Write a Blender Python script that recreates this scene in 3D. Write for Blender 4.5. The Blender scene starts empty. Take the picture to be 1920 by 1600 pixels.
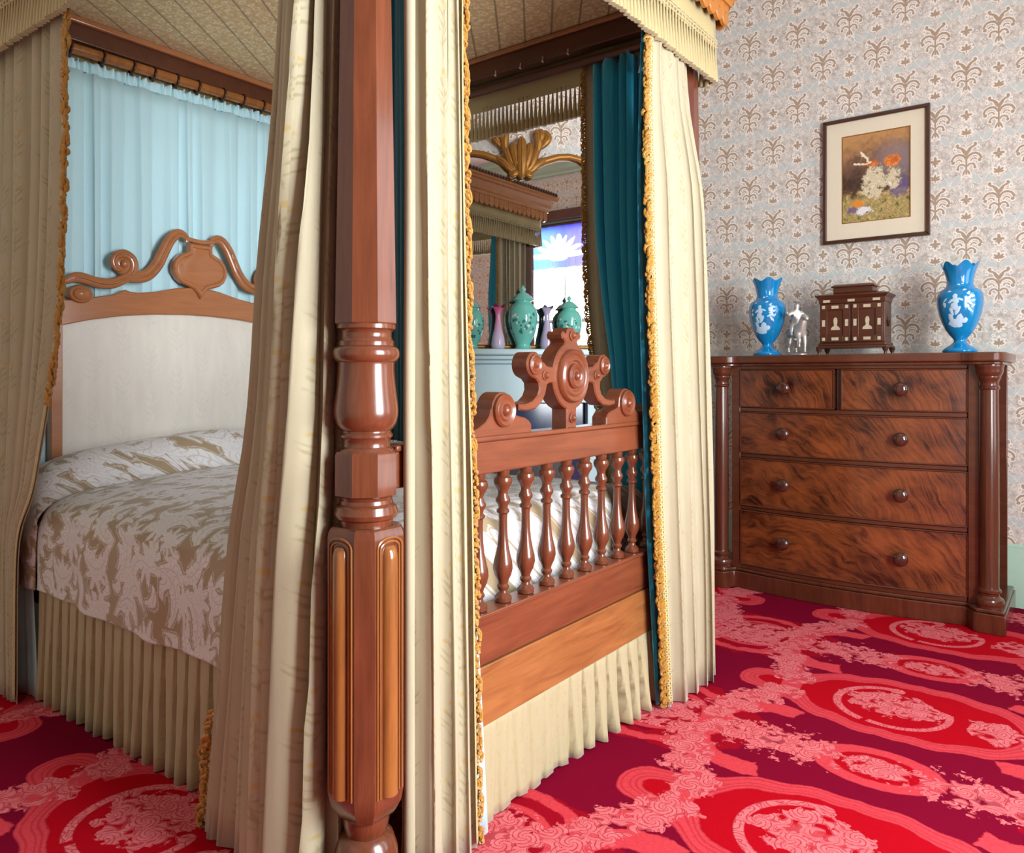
import bpy, bmesh, math, random
from mathutils import Vector, Matrix, noise as mnoise
rnd = random.Random(7)
S = bpy.context.scene
COL = S.collection
PI = math.pi
cos, sin = math.cos, math.sin

# ------------------------------------------------------------------ helpers
def lin(h):
    h = h.lstrip('#')
    out = []
    for i in (0, 2, 4):
        c = int(h[i:i+2], 16) / 255
        out.append(c/12.92 if c <= .04045 else ((c+.055)/1.055)**2.4)
    return (*out, 1)

def lerp(a, b, t): return a + (b-a)*t
def interp(keys, x):
    """piecewise linear (x ascending) of numbers or tuples"""
    if x <= keys[0][0]: return keys[0][1]
    for (a, va), (b, vb) in zip(keys, keys[1:]):
        if x <= b:
            t = (x-a)/(b-a)
            if isinstance(va, tuple): return tuple(lerp(p, q, t) for p, q in zip(va, vb))
            return lerp(va, vb, t)
    return keys[-1][1]
def smooth_interp(keys, x):
    if x <= keys[0][0]: return keys[0][1]
    if x >= keys[-1][0]: return keys[-1][1]
    n = len(keys)
    for i in range(n-1):
        a, va = keys[i]; b, vb = keys[i+1]
        if x <= b:
            t = (x-a)/(b-a)
            p0 = keys[i-1] if i > 0 else keys[i]
            p3 = keys[i+2] if i+2 < n else keys[i+1]
            m1 = (vb-p0[1])/max(1e-6, b-p0[0])*(b-a)
            m2 = (p3[1]-va)/max(1e-6, p3[0]-a)*(b-a)
            t2, t3 = t*t, t*t*t
            return (2*t3-3*t2+1)*va+(t3-2*t2+t)*m1+(-2*t3+3*t2)*vb+(t3-t2)*m2

def catmull(pts, n):
    out = []
    m = len(pts)
    for i in range(m-1):
        p0 = pts[max(i-1, 0)]; p1 = pts[i]; p2 = pts[i+1]; p3 = pts[min(i+2, m-1)]
        for k in range(n):
            t = k/n
            out.append(tuple(.5*((2*b)+(-a+c)*t+(2*a-5*b+4*c-d)*t*t+(-a+3*b-3*c+d)*t**3)
                             for a, b, c, d in zip(p0, p1, p2, p3)))
    out.append(tuple(pts[-1]))
    return out

class MB:
    def __init__(s): s.v = []; s.f = []; s.uv = {}
    def add(s, vs, fs, uvs=None):
        o = len(s.v)
        s.v += [Vector(v) for v in vs]
        s.f += [tuple(i+o for i in f) for f in fs]
        if uvs:
            for i, u in enumerate(uvs): s.uv[o+i] = u
        return s
    def box(s, x0, x1, y0, y1, z0, z1):
        s.add([(x0,y0,z0),(x1,y0,z0),(x1,y1,z0),(x0,y1,z0),(x0,y0,z1),(x1,y0,z1),(x1,y1,z1),(x0,y1,z1)],
              [(0,3,2,1),(4,5,6,7),(0,1,5,4),(1,2,6,5),(2,3,7,6),(3,0,4,7)])
        return s
    def lathe(s, prof, c=(0,0,0), n=24, fn=None, cap=True, rot=0, flat=1.0):
        """prof: [(r,z)]; fn(v)->v maps the turned vertex"""
        vs = []; fs = []
        for r, z in prof:
            for k in range(n):
                a = 2*PI*(k)/n + rot
                v = Vector((r*cos(a)*flat, r*sin(a), z))
                if fn: v = fn(v)
                vs.append((v[0]+c[0], v[1]+c[1], v[2]+c[2]))
        m = len(prof)
        for i in range(m-1):
            for k in range(n):
                k2 = (k+1) % n
                fs.append((i*n+k, i*n+k2, (i+1)*n+k2, (i+1)*n+k))
        if cap:
            fs.append(tuple(reversed(range(n)))); fs.append(tuple((m-1)*n+k for k in range(n)))
        return s.add(vs, fs)
    def prism(s, poly, d0, d1, fn, inset=0.0, bev=0.0):
        """poly 2d outline extruded from d0 to d1; fn(a,b,d)->xyz. bev: front edge chamfer"""
        n = len(poly)
        rings = [(poly, d0), (poly, d1)]
        if bev:
            rings = [(poly, d0), (poly, d1-bev*(1 if d1 > d0 else -1)), (offset_poly(poly, -bev), d1)]
        vs = []; fs = []
        for P, d in rings: vs += [fn(a, b, d) for a, b in P]
        m = len(rings)
        for i in range(m-1):
            for k in range(n):
                k2 = (k+1) % n
                fs.append((i*n+k, i*n+k2, (i+1)*n+k2, (i+1)*n+k))
        fs.append(tuple(reversed(range(n)))); fs.append(tuple((m-1)*n+k for k in range(n)))
        return s.add(vs, fs)
    def tube(s, pts, radii, n=8, flat=None, closed=False, cap=True):
        """round tube along 3d points; flat=(axis vector, factor) squashes the section"""
        pts = [Vector(p) for p in pts]
        m = len(pts)
        if not hasattr(radii, '__len__'): radii = [radii]*m
        vs = []; fs = []; ref = None
        for i, p in enumerate(pts):
            if closed: t = pts[(i+1) % m]-pts[i-1]
            else: t = pts[min(i+1, m-1)]-pts[max(i-1, 0)]
            if t.length < 1e-9: t = Vector((0,0,1))
            t.normalize()
            if ref is None:
                ref = Vector((0,0,1)) if abs(t.z) < .9 else Vector((1,0,0))
                if flat: ref = Vector(flat[0])
            u = ref-t*ref.dot(t)
            if u.length < 1e-6: u = t.orthogonal()
            u.normalize(); w = t.cross(u)
            if not flat: ref = u
            fa = flat[1] if flat else 1
            for k in range(n):
                a = 2*PI*k/n
                vs.append(p+(u*cos(a)*fa+w*sin(a))*radii[i])
        for i in range(m if closed else m-1):
            i2 = (i+1) % m
            for k in range(n):
                k2 = (k+1) % n
                fs.append((i*n+k, i*n+k2, i2*n+k2, i2*n+k))
        if cap and not closed:
            fs.append(tuple(reversed(range(n)))); fs.append(tuple((m-1)*n+k for k in range(n)))
        return s.add(vs, fs)
    def grid(s, fn, nu, nv, uv=None, wrap=False):
        """fn(u,v) u,v in 0..1"""
        vs = []; uvs = []; fs = []
        for j in range(nv+1):
            for i in range(nu+1):
                vs.append(fn(i/nu, j/nv)); uvs.append(uv(i/nu, j/nv) if uv else (i/nu, j/nv))
        for j in range(nv):
            for i in range(nu):
                a = j*(nu+1)+i
                fs.append((a, a+1, a+nu+2, a+nu+1))
        return s.add(vs, fs, uvs)
    def ball(s, c, r, n=10, m=7, sc=(1,1,1), rot=None):
        prof = [(max(1e-4, r*sin(PI*i/m)), -r*cos(PI*i/m)) for i in range(m+1)]
        def f(v):
            v = Vector((v[0]*sc[0], v[1]*sc[1], v[2]*sc[2]))
            if rot: v = rot @ v
            return v
        return s.lathe(prof, c, n, fn=f)
    def build(s, name, mat, parent=None, origin=None, sm=40, bevel=0, bseg=2, solid=0, uvf=None, sub=0, world=False):
        me = bpy.data.meshes.new(name)
        o = Vector(origin) if origin is not None else (parent_origin(parent) if parent else Vector((0,0,0)))
        me.from_pydata([tuple(v-o) for v in s.v], [], s.f)
        if s.uv or uvf:
            L = me.uv_layers.new(name='UVMap')
            for lp in me.loops:
                if uvf: L.data[lp.index].uv = uvf(s.v[lp.vertex_index])
                else: L.data[lp.index].uv = s.uv.get(lp.vertex_index, (0,0))
        bm = bmesh.new(); bm.from_mesh(me)
        if not s.uv: bmesh.ops.recalc_face_normals(bm, faces=bm.faces)
        bm.to_mesh(me); bm.free()
        me.validate()
        if sm:
            me.polygons.foreach_set('use_smooth', [True]*len(me.polygons))
            me.set_sharp_from_angle(angle=math.radians(sm))
        me.materials.append(mat)
        ob = bpy.data.objects.new(name, me)
        COL.objects.link(ob)
        if parent:
            ob.parent = parent
            ob.location = o-parent_origin(parent)
        else:
            ob.location = o
        ob['wo'] = tuple(o)
        if bevel:
            b = ob.modifiers.new('bevel', 'BEVEL'); b.width = bevel; b.segments = bseg
            b.limit_method = 'ANGLE'; b.angle_limit = math.radians(50)
        if sub:
            b = ob.modifiers.new('sub', 'SUBSURF'); b.levels = sub; b.render_levels = sub
        if solid:
            b = ob.modifiers.new('solid', 'SOLIDIFY'); b.thickness = solid; b.offset = 0
        return ob

def parent_origin(p):
    return Vector(p['wo'])

def offset_poly(P, d):
    n = len(P); out = []
    area = sum(P[i][0]*P[(i+1) % n][1]-P[(i+1) % n][0]*P[i][1] for i in range(n))
    sg = 1 if area > 0 else -1
    for i in range(n):
        a = Vector(P[i-1]); b = Vector(P[i]); c = Vector(P[(i+1) % n])
        e1 = (b-a); e2 = (c-b)
        if e1.length < 1e-9 or e2.length < 1e-9: out.append(tuple(b)); continue
        e1.normalize(); e2.normalize()
        n1 = Vector((e1.y, -e1.x))*sg; n2 = Vector((e2.y, -e2.x))*sg
        q = n1+n2
        if q.length < 1e-6: q = n1
        q.normalize()
        k = max(.5, q.dot(n1))
        out.append(tuple(b+q*(d/k)))
    return out

def tag(o, label=None, cat=None, group=None, kind=None):
    if label: o['label'] = label
    if cat: o['category'] = cat
    if group: o['group'] = group
    if kind: o['kind'] = kind
    return o
def thing(name, loc, label, cat, group=None):
    o = bpy.data.objects.new(name, None); COL.objects.link(o)
    o.empty_display_size = .05
    o.location = loc; o['wo'] = tuple(loc)
    return tag(o, label, cat, group)
def copy_part(o, parent, off):
    c = o.copy(); COL.objects.link(c); c.parent = parent
    c.location = Vector(o.location)+Vector(off)
    c['wo'] = tuple(Vector(o['wo'])+Vector(off))
    return c

# ------------------------------------------------------------------ node expressions
class X:
    nt = None
    def __init__(s, sock): s.s = sock
    @staticmethod
    def m(op, *a, clamp=False):
        n = X.nt.nodes.new('ShaderNodeMath'); n.operation = op; n.use_clamp = clamp
        for i, v in enumerate(a):
            if isinstance(v, X): X.nt.links.new(v.s, n.inputs[i])
            else: n.inputs[i].default_value = v
        return X(n.outputs[0])
    def __add__(a, b): return X.m('ADD', a, b)
    __radd__ = __add__
    def __sub__(a, b): return X.m('SUBTRACT', a, b)
    def __rsub__(a, b): return X.m('SUBTRACT', b, a)
    def __mul__(a, b): return X.m('MULTIPLY', a, b)
    __rmul__ = __mul__
    def __truediv__(a, b): return X.m('DIVIDE', a, b)
    def __neg__(a): return X.m('MULTIPLY', a, -1.0)
def xabs(a): return X.m('ABSOLUTE', a)
def xmin(*a):
    r = a[0]
    for b in a[1:]: r = X.m('MINIMUM', r, b)
    return r
def xmax(*a):
    r = a[0]
    for b in a[1:]: r = X.m('MAXIMUM', r, b)
    return r
def xround(a): return X.m('ROUND', a)
def xsin(a): return X.m('SINE', a)
def xsqrt(a): return X.m('SQRT', a)
def xlen(a, b): return xsqrt(a*a+b*b)
def below(d, e):
    """1 where d<0, soft over e"""
    return X.m('MULTIPLY_ADD', d, -1.0/e, .5, clamp=True)
def disc(x, y, cx, cy, r): return xlen(x-cx, y-cy)-r
def ell(x, y, cx, cy, rx, ry, ang=0):
    dx = x-cx; dy = y-cy
    if ang:
        c, s = cos(math.radians(ang)), sin(math.radians(ang))
        dx, dy = dx*c+dy*s, dy*c-dx*s
    return (xlen(dx/rx, dy/ry)-1.0)*min(rx, ry)
def arc(x, y, cx, cy, r, w, a0, a1):
    """ring segment from a0 to a1 degrees counterclockwise, span <= 180"""
    dx = x-cx; dy = y-cy
    d = xabs(xlen(dx, dy)-r)-w
    a0, a1 = math.radians(a0), math.radians(a1)
    h0 = dx*sin(a0)-dy*cos(a0)      # <0 on the ccw side of a0
    h1 = dy*cos(a1)-dx*sin(a1)
    return xmax(d, h0, h1)
def seg(x, y, x0, y0, x1, y1, w):
    dx, dy = x1-x0, y1-y0
    q = dx*dx+dy*dy
    px = x-x0; py = y-y0
    t = X.m('MULTIPLY_ADD', px*dx+py*dy, 1/q, 0.0, clamp=True)
    return xlen(px-t*dx, py-t*dy)-w

def new_mat(name):
    m = bpy.data.materials.new(name); m.use_nodes = True
    nt = m.node_tree; X.nt = nt
    b = nt.nodes['Principled BSDF']
    return m, nt, b
def setp(b, **k):
    for a, v in k.items():
        b.inputs[a.replace('_', ' ')].default_value = v
def pick(nt, sock_or_col, inp):
    if hasattr(sock_or_col, 'is_linked') or isinstance(sock_or_col, bpy.types.NodeSocket): nt.links.new(sock_or_col, inp)
    else: inp.default_value = sock_or_col
def mix(nt, fac, a, b):
    n = nt.nodes.new('ShaderNodeMix'); n.data_type = 'RGBA'
    f = n.inputs[0]
    if isinstance(fac, X): nt.links.new(fac.s, f)
    elif isinstance(fac, bpy.types.NodeSocket): nt.links.new(fac, f)
    else: f.default_value = fac
    pick(nt, a, n.inputs[6]); pick(nt, b, n.inputs[7])
    return n.outputs[2]
def coords(nt, kind='Object'):
    t = nt.nodes.new('ShaderNodeTexCoord')
    return t.outputs[kind]
def sep(nt, vec):
    n = nt.nodes.new('ShaderNodeSeparateXYZ'); nt.links.new(vec, n.inputs[0])
    return X(n.outputs[0]), X(n.outputs[1]), X(n.outputs[2])
def comb(nt, x, y, z=0.0):
    n = nt.nodes.new('ShaderNodeCombineXYZ')
    for i, v in enumerate((x, y, z)):
        if isinstance(v, X): nt.links.new(v.s, n.inputs[i])
        else: n.inputs[i].default_value = v
    return n.outputs[0]
def scale_vec(nt, vec, sc, rot=(0,0,0), loc=(0,0,0)):
    n = nt.nodes.new('ShaderNodeMapping'); nt.links.new(vec, n.inputs[0])
    n.inputs['Scale'].default_value = sc; n.inputs['Rotation'].default_value = rot; n.inputs['Location'].default_value = loc
    return n.outputs[0]
def noise(nt, vec, scale, detail=3, rough=.55, dist=0.0):
    n = nt.nodes.new('ShaderNodeTexNoise')
    nt.links.new(vec, n.inputs['Vector'])
    n.inputs['Scale'].default_value = scale; n.inputs['Detail'].default_value = detail
    n.inputs['Roughness'].default_value = rough; n.inputs['Distortion'].default_value = dist
    return X(n.outputs[0])
def voro(nt, vec, scale, feature='F1', rand=1.0, out='Distance'):
    n = nt.nodes.new('ShaderNodeTexVoronoi'); n.feature = feature
    nt.links.new(vec, n.inputs['Vector']); n.inputs['Scale'].default_value = scale
    n.inputs['Randomness'].default_value = rand
    o = n.outputs[out]
    return o if out == 'Color' else X(o)
def ramp(nt, fac, stops, interp='LINEAR'):
    n = nt.nodes.new('ShaderNodeValToRGB')
    nt.links.new(fac.s if isinstance(fac, X) else fac, n.inputs[0])
    e = n.color_ramp.elements
    while len(e) > 1: e.remove(e[0])
    e[0].position = stops[0][0]; e[0].color = stops[0][1]
    for p, c in stops[1:]:
        q = e.new(p); q.color = c
    n.color_ramp.interpolation = interp
    return n.outputs[0]
def bump(nt, b, h, strength=.3, dist=.01):
    n = nt.nodes.new('ShaderNodeBump'); n.inputs['Strength'].default_value = strength; n.inputs['Distance'].default_value = dist
    nt.links.new(h.s if isinstance(h, X) else h, n.inputs['Height']); nt.links.new(n.outputs[0], b.inputs['Normal'])
def uvc(nt):
    n = nt.nodes.new('ShaderNodeUVMap'); n.uv_map = 'UVMap'
    return n.outputs[0]

def blossoms(nt, x, y, scale, R, petals, rand=.9, edge=0.0, depth=.28, seed=0.0):
    """field of petalled blossoms: signed distance, radius ratio, angle term"""
    vec = comb(nt, x+seed, y+seed*.7, 0.0)
    n = nt.nodes.new('ShaderNodeTexVoronoi'); n.voronoi_dimensions = '2D'; n.feature = 'F1'
    nt.links.new(vec, n.inputs['Vector']); n.inputs['Scale'].default_value = scale; n.inputs['Randomness'].default_value = rand
    px, py, _ = sep(nt, n.outputs['Position'])
    c1, c2, c3 = sep(nt, n.outputs['Color'])
    dx = (x+seed)-px; dy = (y+seed*.7)-py
    th = X.m('ARCTAN2', dy, dx); rr = xlen(dx, dy)
    k = X.m('COSINE', th*float(petals)+c1*6.28)
    d = rr-(k*depth+(1-depth))*(c2*.5+.75)*R
    if edge: d = d+(noise(nt, vec, edge[0], 2, .6)-.5)*edge[1]
    return d, rr, th, c1
def leaves(nt, x, y, scale, L, W, rand=.95, seed=0.0):
    """field of turned leaf shapes with a mid-rib"""
    vec = comb(nt, x+seed, y-seed*.6, 0.0)
    n = nt.nodes.new('ShaderNodeTexVoronoi'); n.voronoi_dimensions = '2D'; n.feature = 'F1'
    nt.links.new(vec, n.inputs['Vector']); n.inputs['Scale'].default_value = scale; n.inputs['Randomness'].default_value = rand
    px, py, _ = sep(nt, n.outputs['Position'])
    c1, c2, c3 = sep(nt, n.outputs['Color'])
    dx = (x+seed)-px; dy = (y-seed*.6)-py
    c = X.m('COSINE', c1*6.28); s = xsin(c1*6.28)
    a = dx*c+dy*s; b_ = dy*c-dx*s
    b_ = b_+a*a*(4.0/ L*.25)
    d = (xlen(a/L, b_/W)-1.0)*W
    rib = xmin(xabs(b_)-W*.07, xabs(xsin((a+xabs(b_)*.8)*(22/L)))*W*.5+xabs(b_)*.0-W*.06)
    return d, rib

# ------------------------------------------------------------------ materials
def plain(name, hexc, rough=.5, metal=0.0, coat=0.0, **k):
    m, nt, b = new_mat(name)
    setp(b, Base_Color=lin(hexc), Roughness=rough, Metallic=metal)
    b.inputs['Coat Weight'].default_value = coat
    v = coords(nt)
    n = noise(nt, v, k.get('ns', 30), 3)
    amt = k.get('var', .08)
    c = lin(hexc)
    dk = tuple(x*(1-amt*2) for x in c[:3])+(1,); lt = tuple(min(1, x*(1+amt)) for x in c[:3])+(1,)
    nt.links.new(mix(nt, n, dk, lt), b.inputs['Base Color'])
    return m

def wood(name, light, dark, axis='X', scale=1.0, rough=.25, coat=.4, figure=.5, fine=60):
    m, nt, b = new_mat(name)
    v = coords(nt)
    sc = {'X': (.9,7,7), 'Y': (7,.9,7), 'Z': (7,7,.9)}[axis]
    v1 = scale_vec(nt, v, tuple(q*scale for q in sc))
    n1 = noise(nt, v1, 2.2, 6, .6, 1.2)
    sc2 = {'X': (.04,1,1), 'Y': (1,.04,1), 'Z': (1,1,.04)}[axis]
    v2 = scale_vec(nt, v, sc2)
    n2 = noise(nt, v2, fine*3, 2, .5)
    f = n1*figure+n2*.3+.5*(1-figure)-.1
    col = ramp(nt, f, [(.2, lin(dark)), (.45, mid(light, dark, .6)), (.68, lin(light))])
    nt.links.new(col, b.inputs['Base Color'])
    setp(b, Roughness=rough)
    b.inputs['Coat Weight'].default_value = coat; b.inputs['Coat Roughness'].default_value = .12
    return m
def mid(a, b, t):
    A, B = lin(a), lin(b)
    return tuple(lerp(q, p, t) for p, q in zip(A, B))

def flame(name, light, dark, xc, sx=1.0):
    """book-matched crotch mahogany veneer, feathering out from x=xc (world x)"""
    m, nt, b = new_mat(name)
    v = coords(nt)
    x, y, z = sep(nt, v)
    u = xabs(x-xc)*sx
    w = noise(nt, comb(nt, u*1.5, z*1.8, 0.0), 3.0, 2, .5, .3)
    w2 = noise(nt, scale_vec(nt, v, (1,1,1)), 9.0, 3, .6)
    q = z*1.0-u*.85+u*u*.9+(w-.5)*.16
    vf = comb(nt, u*7.0+q*2.0, q*26.0+(w2-.5)*1.6, 0.0)
    n1 = noise(nt, vf, 1.6, 6, .62, .5)
    n3 = noise(nt, comb(nt, u*2.0, z*3.0, 1.0), 2.6, 2)
    n4 = noise(nt, comb(nt, x*14.0, z*160.0, 0.0), 1.5, 2)
    f = n1*.72+n3*.55+n4*.12-.20
    col = ramp(nt, f, [(.34, lin(dark)), (.48, mid(light, dark, .5)), (.66, lin(light))])
    nt.links.new(col, b.inputs['Base Color'])
    setp(b, Roughness=.3); b.inputs['Coat Weight'].default_value = .35; b.inputs['Coat Roughness'].default_value = .15
    return m

def damask_cloth(name, base, motif, gold, sheen=.3, sx=1.0, dens=1.0):
    """cream woven cloth with scattered leaf sprigs; uv in metres"""
    m, nt, b = new_mat(name)
    uv = uvc(nt)
    u, v, _ = sep(nt, uv)
    PW, PH = .15*sx, .26*sx
    k = xround(u/PW)
    x = u-k*PW
    half = k*.5
    sh = half-xround(half-.25)          # 0 or .5
    y = v+sh*PH
    y = y-xround(y/PH)*PH
    wob = noise(nt, uv, 14, 2)
    x = x+(wob-.5)*.03
    X_ = xabs(x)
    d = seg(x, y, 0, -.09*sx, .004, .08*sx, .0013)
    for (yy, an, r) in ((-.05, 40, .026), (-.015, 48, .032), (.02, 42, .028), (.055, 55, .02)):
        c, s = cos(math.radians(an)), sin(math.radians(an))
        d = xmin(d, ell(X_, y, c*r*sx, (yy*sx+s*r*sx), r*.85*sx, .0038*sx, an))
    d2 = xmin(disc(x, y, .02*sx, .10*sx, .010*sx), disc(x, y, -.026*sx, .088*sx, .008*sx), disc(x, y, .0, .115*sx, .011*sx))
    br = noise(nt, uv, 40, 3)
    d = d+(br-.5)*.012
    d2 = d2+(br-.5)*.016
    f1 = below(d, .003)*dens; f2 = below(d2, .004)*dens
    weave = noise(nt, scale_vec(nt, uv, (1, .25, 1)), 500, 2)
    g = noise(nt, scale_vec(nt, uv, (3, .6, 1)), 9, 3)
    c0 = mix(nt, X.m('MULTIPLY_ADD', g, 1.6, -.4, clamp=True), lin(base), tuple(q*.86 for q in lin(base)[:3])+(1,))
    c1 = mix(nt, f1*.75, c0, lin(motif))
    c2 = mix(nt, f2*.75, c1, lin(gold))
    c3 = mix(nt, weave*.25, c2, tuple(q*.7 for q in lin(base)[:3])+(1,))
    nt.links.new(c3, b.inputs['Base Color'])
    setp(b, Roughness=.72); b.inputs['Sheen Weight'].default_value = sheen
    bump(nt, b, weave+f1*.6, .12, .002)
    return m

def cloth(name, hexc, rough=.7, sheen=.2, var=.05, lt=None, fine=400):
    m, nt, b = new_mat(name)
    v = coords(nt)
    n = noise(nt, scale_vec(nt, v, (1,1,.15)), fine, 2)
    c = lin(hexc)
    nt.links.new(mix(nt, n*.5, c, tuple(q*(1-var*3) for q in c[:3])+(1,)), b.inputs['Base Color'])
    setp(b, Roughness=rough); b.inputs['Sheen Weight'].default_value = sheen
    return m

def brocade(name):
    """bedspread: tan satin ground under big pale leaf and blossom forms"""
    m, nt, b = new_mat(name)
    v = coords(nt)
    x, y, z = sep(nt, v)
    w = comb(nt, x, y*.8+z*.95, 0.0)
    n0 = noise(nt, w, 7, 2)
    n0b = noise(nt, scale_vec(nt, w, (1,1,1), loc=(5.2,1.3,0)), 7, 2)
    wx, wy, _ = sep(nt, w)
    wx = wx+(n0-.5)*.018; wy = wy*.85+(n0b-.5)*.018
    e1, rr, th, c1 = blossoms(nt, wx, wy, 6.6, .060, 8, .75, (65, .030), .26)
    e2, rib2 = leaves(nt, wx, wy, 7.5, .080, .026, .9, 3.1)
    e3, rib3 = leaves(nt, wx, wy, 13, .040, .014, .95, 7.7)
    fe = (noise(nt, w, 75, 3, .6)-.5)*.016
    veins = xmax(below(xabs(xsin(rr*150.0+X.m('COSINE', th*7.0)*2.2))-.28, .3)*.5, below(rib2, .003)*.6)
    d = xmin(e1, e2+fe, e3+fe)
    outl = below(xabs(d-.007)-.0022, .003)
    f = xmax(below(d, .005)*(1-veins*.75), outl*.55)
    tan, pale = lin('#9d8763'), lin('#e2e2e3')
    g = noise(nt, v, 300, 2)
    c = mix(nt, f, tan, pale)
    c = mix(nt, g*.2, c, lin('#a79c92'))
    nt.links.new(c, b.inputs['Base Color'])
    setp(b, Roughness=.6); b.inputs['Sheen Weight'].default_value = .3
    bump(nt, b, f, .35, .004)
    return m

def wallpaper(name):
    m, nt, b = new_mat(name)
    uv = uvc(nt)
    u, v, _ = sep(nt, uv)
    W2, H = .1415, .4337
    u = u+1.36; v = v-2.705
    k = xround(u/W2)
    x = u-k*W2
    h = k*.5
    par = xabs(h-xround(h))*2           # 0 even, 1 odd
    y = v+par*(H/2)
    y = y-xround(y/H)*H
    a = xabs(x)
    # brown plume
    d = xmax(seg(a, y, 0, -.085, 0, .025, .0042))
    d = xmin(d, arc(a, y, .046, .012, .044, .0052, 96, 180))
    d = xmin(d, ell(a, y, .040, .064, .0075, .0095, 20))
    d = xmin(d, arc(a, y, .034, -.014, .031, .0055, 0, 172))
    d = xmin(d, disc(a, y, .059, -.021, .0085))
    d = xmin(d, arc(a, y, .033, -.022, .013, .0030, 20, 180))
    d = xmin(d, arc(a, y, .021, -.052, .017, .0042, -10, 165))
    d = xmin(d, disc(a, y, .038, -.056, .0068))
    d = xmin(d, ell(a, y, .010, -.078, .017, .0046, 112))
    d = xmin(d, ell(a, y, .015, .032, .022, .0040, 62))
    # fan flower and cross flower
    yf = y-.128
    dfan = xmin(ell(a, yf, 0, .004, .006, .018), ell(a, yf, .009, 0, .016, .006, 48), ell(a, yf, .011, -.006, .013, .0055, 12), seg(a, yf, 0, -.022, 0, 0, .0022))
    yc = y+.2168
    yc = yc-xround(yc/H)*H
    ac = xabs(yc)
    dcr = xmin(ell(a, yc, 0, .012, .0072, .013), ell(a, yc, .013, 0, .0125, .0068), ell(a, yc, 0, -.014, .006, .014), ell(a, yc, .008, -.010, .010, .004, -45))
    dsm = xmin(disc(a, y, .024, .165, .0055), disc(a, y, .028, -.150, .0055), ell(a, y, .052, .045, .009, .005, 70))
    d = xmin(d, dfan, dcr)
    # pale blue leaves on both sides
    db = xmin(ell(a, y, .049, .100, .031, .0165, 48), ell(a, y, .046, -.118, .030, .0150, -52), ell(a, y, .020, .088, .016, .009, 70), ell(a, y, .020, -.145, .014, .008, -60))
    # thin cream vine lattice
    dv = xabs(y+.112-a*1.45+xsin(a*70)*.006)-.0022
    dv2 = xabs(y-.195+a*1.55-xsin(a*80)*.006)-.0020
    dl = xmin(dv, dv2, xabs(dsm)-.0025)
    br = noise(nt, uv, 70, 2)
    d = d+(br-.5)*.005; db = db+(br-.5)*.009
    mott = noise(nt, uv, 30, 5, .75)
    ground = ramp(nt, mott, [(.36, lin('#aea69d')), (.47, lin('#c8c0b6')), (.55, lin('#d5cdc3')), (.66, lin('#e2dace'))])
    lf = voro(nt, comb(nt, u+(br-.5)*.02, v*.7+u*.4, 0.0), 52, 'F1')
    speck = below(xabs(lf-.36)-.07, .08)
    c = mix(nt, speck*.75, ground, lin('#efe8df'))
    c = mix(nt, below(db-.003, .003)*.7, c, lin('#e9e3da'))
    c = mix(nt, below(db, .004)*.62, c, mix(nt, mott, lin('#a9bbbc'), lin('#c2cdcb')))
    c = mix(nt, below(dsm, .003)*.8, c, lin('#98918f'))
    c = mix(nt, below(dl, .002), c, lin('#f1e9df'))
    c = mix(nt, below(d-.0048, .0018), c, lin('#f3ebe1'))
    brown = mix(nt, noise(nt, uv, 120, 2), lin('#a08972'), lin('#b8a18a'))
    c = mix(nt, below(d, .0022), c, brown)
    nt.links.new(c, b.inputs['Base Color'])
    setp(b, Roughness=.62)
    return m

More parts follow.
